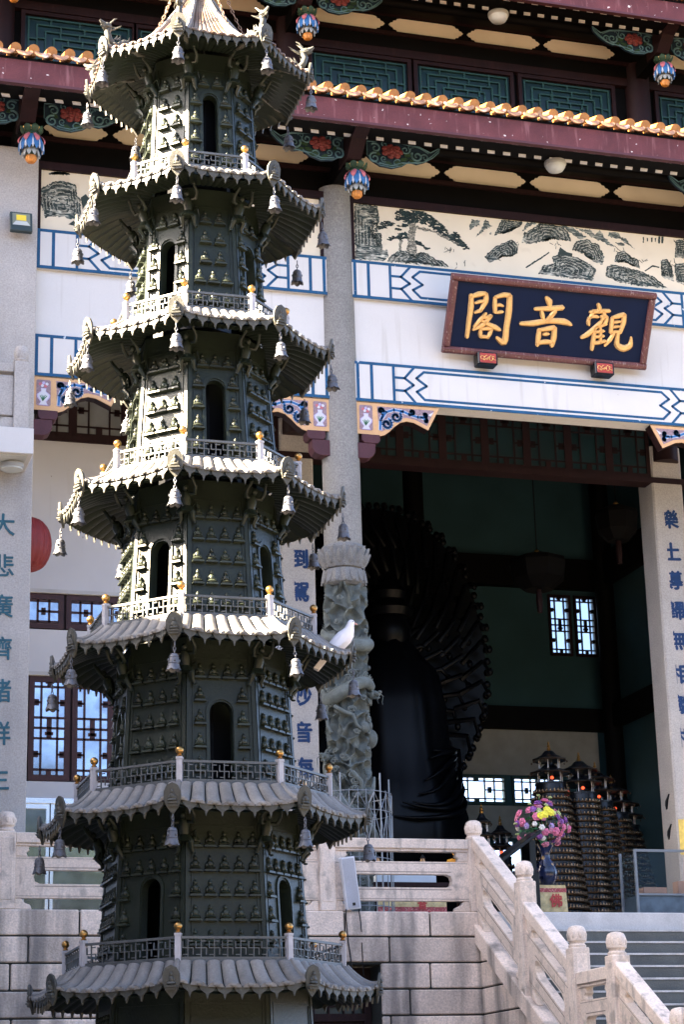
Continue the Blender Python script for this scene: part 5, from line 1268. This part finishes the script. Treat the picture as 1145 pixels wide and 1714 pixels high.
# little lamp pagodas of gilt figures
GFIG = mat('gilt_figure', (.32,.25,.17), .22, .9, .5, .35, 9)
TRIM = mat('gilt_trim', (.06,.034,.018), .4, .7)
REDL = mat('red_lamp', (1.0,.10,.03), .4, emit=.07)
SILV = mat('pale_rod', (.6,.58,.55), .4)
def mini(X, Y, hgt, r0, r1, rows, label):
    t = thing('lamp_pagoda', label, 'pagoda', (X, Y, 0), 'little gilt lamp pagodas inside the hall')
    zt = hgt-.72
    part('body', MB().lathe([(r0*1.25,0),(r0*1.1,.12),(r0*.95,.3),((r0+r1)*.46,zt*.6),(r1*.9,zt)], (X,Y,0), 24), BLACK, t, smooth=40)
    R = lambda z: np.interp(z, [0,.12,.3,zt*.6,zt], [r0*1.25,r0*1.1,r0*.95,(r0+r1)*.46,r1*.9])
    fg = MB()
    for j in range(rows):
        z = .06+j*(zt-.1)/rows; r = float(R(z+.04))
        part('tier', MB().lathe([(r,-.012),(r+.055,-.008),(r+.06,.006),(r,.014)], (X,Y,z), 24, cap=False), TRIM, t, smooth=40)
        n = max(16, int(r*2*pi/.062))
        for k in range(n):
            a = 2*pi*k/n+j*.1
            if sin(a) > .35: continue
            cx, cy = X+(r+.03)*cos(a), Y+(r+.03)*sin(a)
            fg.add([(cx-.022,cy,z+.014),(cx,cy-.022,z+.014),(cx+.022,cy,z+.014),(cx,cy+.022,z+.014),(cx-.015,cy,z+.05),(cx,cy-.015,z+.05),(cx+.015,cy,z+.05),(cx,cy+.015,z+.05),(cx,cy,z+.08)],
                [(0,1,5,4),(1,2,6,5),(2,3,7,6),(3,0,4,7),(4,5,8),(5,6,8),(6,7,8),(7,4,8)])
    part('figure', fg, GFIG, t, kind='stuff')
    for (z, r) in ((zt+.22, r1*1.25), (zt+.46, r1*1.05)):
        part('canopy', MB().lathe([(r,-.02),(r*1.02,.0),(r*.8,.02),(r*.45,.08),(r*.25,.15)], (X,Y,z), 8), BLACK, t)
        part('canopy_edge', MB().lathe([(r*1.0,-.03),(r*1.04,-.02),(r*1.0,-.012)], (X,Y,z), 8, cap=False), TRIM, t)
        for k in range(8):
            a = k*pi/4+.2; part('bead', MB().ball((X+r*1.03*cos(a), Y+r*1.03*sin(a), z-.055), (.014,.014,.022), 6, 4), REDL if k % 4 == 0 and False else TRIM, t)
        for k in range(6):
            a = k*pi/3; part('rod', MB().tube([(X+r*.62*cos(a), Y+r*.62*sin(a), z-.24),(X+r*.62*cos(a), Y+r*.62*sin(a), z)], .008, 5), SILV, t)
    part('lamp', MB().ball((X-.05,Y-r1*.7,zt+.1), (.035,.03,.03), 8, 5), REDL, t)
    part('floor_disc', MB().lathe([(r1*.95,zt),(r1*.95,zt+.03),(r1*.3,zt+.05)], (X,Y,0), 16).lathe([(r1*.2,zt+.03),(r1*.2,zt+.5)], (X,Y,0), 8), BLACK, t)
    part('spire', MB().lathe([(.05,0),(.03,.03),(.045,.06),(.02,.09),(.035,.115),(.014,.15),(.02,.17),(.0,.21)], (X,Y,zt+.59), 10), GOLD, t, smooth=40)
mini(5.14, 4.5, 3.74, .62, .30, 24, 'gilt lamp pagoda right behind the blue vase, leftmost of the tall row')
mini(5.80, 4.7, 3.60, .50, .33, 24, 'gilt lamp pagoda with the brightest central column, second of the tall row')
mini(6.55, 5.7, 3.62, .55, .33, 24, 'gilt lamp pagoda third in the row receding into the hall')
mini(7.45, 7.0, 3.62, .6, .33, 24, 'gilt lamp pagoda fourth in the row receding into the hall')
mini(8.35, 8.5, 3.62, .8, .33, 22, 'gilt lamp pagoda farthest back on the right')
mini(3.86, 4.66, 2.62, .25, .16, 14, 'small dark pagoda behind the platform corner post')
mini(4.72, 6.0, 2.62, .3, .2, 14, 'small dark pagoda left of the vase of flowers')

# flower vase on a draped stand
vd = thing('vase_stand', 'square stand draped in yellow cloth with a red border and character', 'stand', (3.6, 1.2, 0))
YCL = mat('yellow_brocade', (.62,.47,.22), .6, v=.25, s=14, spot=.5, pc=(.75,.6,.35), ps=25, pt=(.55,.6)); RCL = mat('red_brocade', (.38,.07,.07), .6, v=.3, s=25, spot=.6, pc=(.7,.35,.3), ps=40, pt=(.55,.6))
part('cloth', MB().grid(lambda u, v: (3.6+(.225+.03*(1-v)*(1+.3*sin(24*u)))*(1 if u < .0 else 1)*[-1,1,1,-1,-1][min(int(u*4),4)]*(1) if False else 3.6+(.225+.035*(1-v)+.012*sin(u*40)*(1-v))*max(-1,min(1,1.42*cos(2*pi*u-.785))), 1.2+(.225+.035*(1-v)+.012*sin(u*40)*(1-v))*max(-1,min(1,1.42*sin(2*pi*u-.785))), .01+.80*v), 64, 8, True), YCL, vd, smooth=40)
part('top', MB().box(3.38,3.82,.98,1.42,.80,.815), YCL, vd)
part('red_band', MB().box(3.366,3.834,.966,1.434,.70,.765), RCL, vd)
part('red_hem', MB().grid(lambda u, v: (3.6+(.268+.012*sin(u*40))*max(-1,min(1,1.42*cos(2*pi*u-.785))), 1.2+(.268+.012*sin(u*40))*max(-1,min(1,1.42*sin(2*pi*u-.785))),   .32+.07*v), 64, 1, True), RCL, vd)
glyph('佛', .22, T_((3.64,.935,.57)) @ FRONT, vd, mat('cloth_red', (.5,.06,.05), .6), bold=.006)
vs_ = thing('flower_vase', 'dark blue and gold vase holding artificial flowers', 'vase', (3.6, 1.2, .815))
part('vase_body', MB().lathe([(.11,0),(.12,.03),(.17,.12),(.19,.22),(.16,.33),(.09,.43),(.075,.5),(.12,.6),(.15,.64),(.13,.65)], (3.6,1.2,.815), 28), mat('cobalt_glaze', (.008,.014,.05), .15, 0, .6, .5, 8, spot=.8, pc=(.45,.26,.08), ps=9, pt=(.62,.66)), vs_, smooth=50)
bq = thing('bouquet', 'bouquet of pink, purple and yellow artificial flowers in the blue vase', 'flowers', (3.6, 1.2, 1.46))
def flower_mesh(m, n, r):
    mb = MB()
    for ring, (q, rr_, zz_) in enumerate(((n, r, 0), (n-1, r*.6, r*.35))):
        for k in range(q):
            a = 2*pi*k/q+ring*.5; mb.ball((rr_*.62*cos(a), rr_*.62*sin(a), zz_+r*.15), (r*.45, r*.45, r*.22), 6, 4)
    mb.ball((0,0,r*.45), (r*.25,r*.25,r*.25), 6, 4); return mb.mesh('flower', m, 60)
FM_ = [flower_mesh(mat('fl_'+n, c, .6, v=.3, s=25), 6, r) for n, c, r in (('pink',(.62,.16,.28),.075),('rose',(.55,.2,.3),.07),('purple',(.23,.08,.3),.07),('lilac',(.42,.3,.58),.06),('pale',(.68,.66,.62),.055),('green',(.45,.52,.22),.05))] + [flower_mesh(mat('fl_yellow', (.75,.68,.06), .6), 7, .09)]
cen = Vector((3.57, 1.2, 1.80))
for k in range(54):
    while True:
        d = Vector((random.gauss(0,1), random.gauss(0,1)-.5, random.gauss(0,1)))
        d.normalize()
        if d.y < .45: break
    p = cen+Vector((d.x*.42, d.y*.25, d.z*.36))*random.uniform(.75,1.08)
    mi = random.choice((0,0,1,1,2,2,2,3,4)) if p.z < 1.95 else random.choice((0,2,5,5,1))
    piece('flower', FM_[mi], bq, T_(p) @ d.to_track_quat('Z','Y').to_matrix().to_4x4() @ Matrix.Scale(random.uniform(.75,1.05), 4))
for p in ((3.52,.93,1.92),(3.62,.92,1.95),(3.57,.94,1.99),(3.46,.95,1.90)): piece('flower', FM_[6], bq, T_(p) @ Rx(rad(70)) @ Matrix.Scale(.75, 4))
for p in ((3.12,1.15,1.62),(3.08,1.1,1.78),(3.5,1.1,2.24),(3.34,1.1,2.1),(3.72,1.15,2.22)):
    piece('bud', FM_[5], bq, T_(p) @ Matrix.Scale(.75, 4)); part('stem', MB().tube([(3.6,1.2,1.46),tuple(Vector(p).lerp(Vector((3.6,1.2,1.9)),.4)),p], .006, 4), GREENP, bq)
lf = MB()
for k in range(110):
    a = random.uniform(0,6.28); b = random.uniform(-.9,1.2); r = random.uniform(.5,.95); p = cen+Vector((cos(a)*cos(b)*.4, sin(a)*cos(b)*.24, sin(b)*.34))*r; l = random.uniform(.06,.11)
    M = T_(p) @ Rz(random.uniform(0,6)) @ Rx(random.uniform(-1,1)); q = [(0,0,0),(l*.5,l*.28,.01),(l,0,0),(l*.5,-l*.28,.01)]
    lf.add([M @ Vector(w) for w in q], [(0,1,2),(0,2,3)])
lf.tube([(3.6,1.2,1.3),(3.58,1.2,1.75)], .06, 8)
part('foliage', lf, GREENP, bq, kind='stuff')

# altar table, lamps, donation box, glass case
at = thing('altar_table', 'altar table with embroidered yellow cloth behind the balustrade', 'table', (1.4, 1.3, 0))
part('table_top', MB().box(.62,2.35,1.0,1.7,.78,.84), WOOD, at)
part('cloth', MB().grid(lambda u, v: (.70+1.12*u, .985+.012*sin(u*30), .12+.5*v), 40, 4), YCL, at, smooth=60)
part('cloth_hem', MB().grid(lambda u, v: (.70+1.12*u, .975+.012*sin(u*30), .06+.40*v), 40, 1), RCL, at)
part('apron', MB().box(.66,2.31,1.02,1.06,.62,.78), WOOD, at)
for x in (.7,2.27):
    for y in (1.08,1.6): part('leg', MB().box(x-.04,x+.04,y-.04,y+.04,-.01,.78), WOOD, at)
glyph('音', .16, T_((1.42,.962,.50)) @ FRONT, at, bpy.data.materials['cloth_red'], bold=.006)
solo('offering_box', MB().box(.74,1.72,1.12,1.5,.842,.96).prism([(.76,.9605),(1.70,.9605),(1.66,.99),(.8,.99)], 1.14, 1.48), mat('pale_lacquer', (.55,.62,.68), .4), (1.2,1.3,.842), 'pale blue-white offering box lying on the altar table', 'box', bevel=.006)
for x, lab in ((.80,'left of the two small brass oil lamps on the altar table'), (1.55,'right of the two small brass oil lamps on the altar table')):
    y = 1.25; o = thing('oil_lamp', lab, 'lamp', (x, y, .99)); part('base', MB().lathe([(.05,0),(.05,.02),(.02,.05),(.02,.1),(.05,.13)], (x,y,.99), 12), GOLD, o, smooth=40)
    part('glass', MB().lathe([(.04,.13),(.045,.2),(.03,.25)], (x,y,.99), 12), mat('amber_glass', (.5,.28,.12), .2), o, smooth=40); part('cap', MB().lathe([(.05,.25),(.03,.28),(0,.32)], (x,y,.99), 12), BLACK, o)
og = thing('marigold_bunch', 'bunch of orange flowers at the right end of the altar table', 'flowers', (2.11, 1.25, .84))
OF = flower_mesh(mat('fl_orange', (.8,.35,.03), .6), 6, .06)
for k in range(9): piece('flower', OF, og, T_((2.11+random.uniform(-.16,.16), 1.2+random.uniform(-.05,.05), 1.27+random.uniform(-.1,.12))) @ Rx(rad(60)))
part('pot', MB().lathe([(.06,0),(.1,.15),(.08,.3),(.05,.36)], (2.11,1.25,.842), 14), BLACK, og, smooth=40)
bx = thing('donation_box', 'black wooden donation box with a sloping lid beside the vase', 'box', (2.9, .7, 0))
part('case', MB().box(2.55,3.2,.5,1.0,-.01,.95), BLACK, bx, bevel=.01)
part('lid', MB().prism([(2.45,1.0),(3.25,1.55),(3.25,1.62),(2.45,1.07)], .45, 1.05), BLACK, bx, bevel=.01)
part('lid_leg', MB().box(3.1,3.2,.6,.95,.94,1.46), BLACK, bx)
gc = thing('glass_case', 'blue-tinted glass display case at the foot of the right pillar', 'case', (5.6, .6, 0))
CG = bpy.data.materials.new('case_glass'); CG.use_nodes = True; _b = CG.node_tree.nodes['Principled BSDF']; _b.inputs['Base Color'].default_value = (.05,.085,.11,1); _b.inputs['Specular IOR Level'].default_value = .15; _b.inputs['Roughness'].default_value = .12; _b.inputs['Alpha'].default_value = .16
part('frame', MB().box(4.78,4.82,.4,.44,0,1.32).box(6.5,6.54,.4,.44,0,1.32).box(4.82,6.5,.4,.44,1.28,1.32).box(4.82,6.5,.4,.44,.60,.63).box(4.82,6.5,.4,.44,0,.05).box(4.78,4.82,.96,1.0,0,1.32).box(6.5,6.54,.96,1.0,0,1.32), mat('case_frame', (.16,.18,.2), .4), gc)
part('pane', MB().box(4.82,6.5,.415,.425,.63,1.28), CG, gc); part('pane', MB().box(4.795,4.805,.44,.96,.05,1.28), CG, gc)
part('cabinet', MB().box(4.83,6.5,.43,.98,.05,.60), mat('cabinet_blue', (.07,.10,.13), .4, v=.3, s=6), gc)
part('shelf_goods', MB().box(5.6,6.2,.6,.8,.63,.85).box(5.0,5.4,.6,.8,.63,.75), mat('goods', (.5,.3,.2), .6), gc)
solo('notice', MB().box(6.66,7.0,2.585,2.592,1.55,2.15), mat('yellow_notice', (.72,.52,.12), .6, v=.2, s=12), (6.83,2.588,1.85), 'yellow paper notice stuck low on the right inscribed pillar', 'notice')
for z, lab in ((2.50, 'upper dark leaf-shaped hook on the right pillar side'), (1.98, 'lower dark leaf-shaped hook on the right pillar side')):
    solo('wall_hook', MB().prism([(2.80,z+.12),(2.86,z+.03),(2.9,z-.07),(2.93,z-.13),(2.97,z-.05),(2.95,z+.02),(2.87,z+.07)], 6.615, 6.6385, 'X'), BLACK, (6.63,2.87,z), lab, 'hook')
# hanging lanterns in the dark hall
for (x, y, z, r, lab) in ((5.75,6,7.35,.55,'dark round palace lantern hanging in the middle of the hall'), (7.3,5.6,8.3,.42,'dark palace lantern with tassel hanging near the right pillar')):
    o = thing('palace_lantern', lab, 'lantern', (x, y, z-.6))
    part('shade', MB().lathe([(r*.35,.42),(r,.30),(r*1.05,.22),(r*.95,-.1),(r*.5,-.3)], (x,y,z), 8), DARKW, o); part('cord', MB().tube([(x,y,z+.4),(x,y,12.21)], .012, 5), BLACK, o)
    part('tassel', MB().lathe([(.05,-.3),(.07,-.5),(.05,-.75)], (x,y,z), 8), WOOD, o); part('top_ring', MB().lathe([(.05,.42),(.06,.46),(.03,.5)], (x,y,z), 8), GOLD, o)
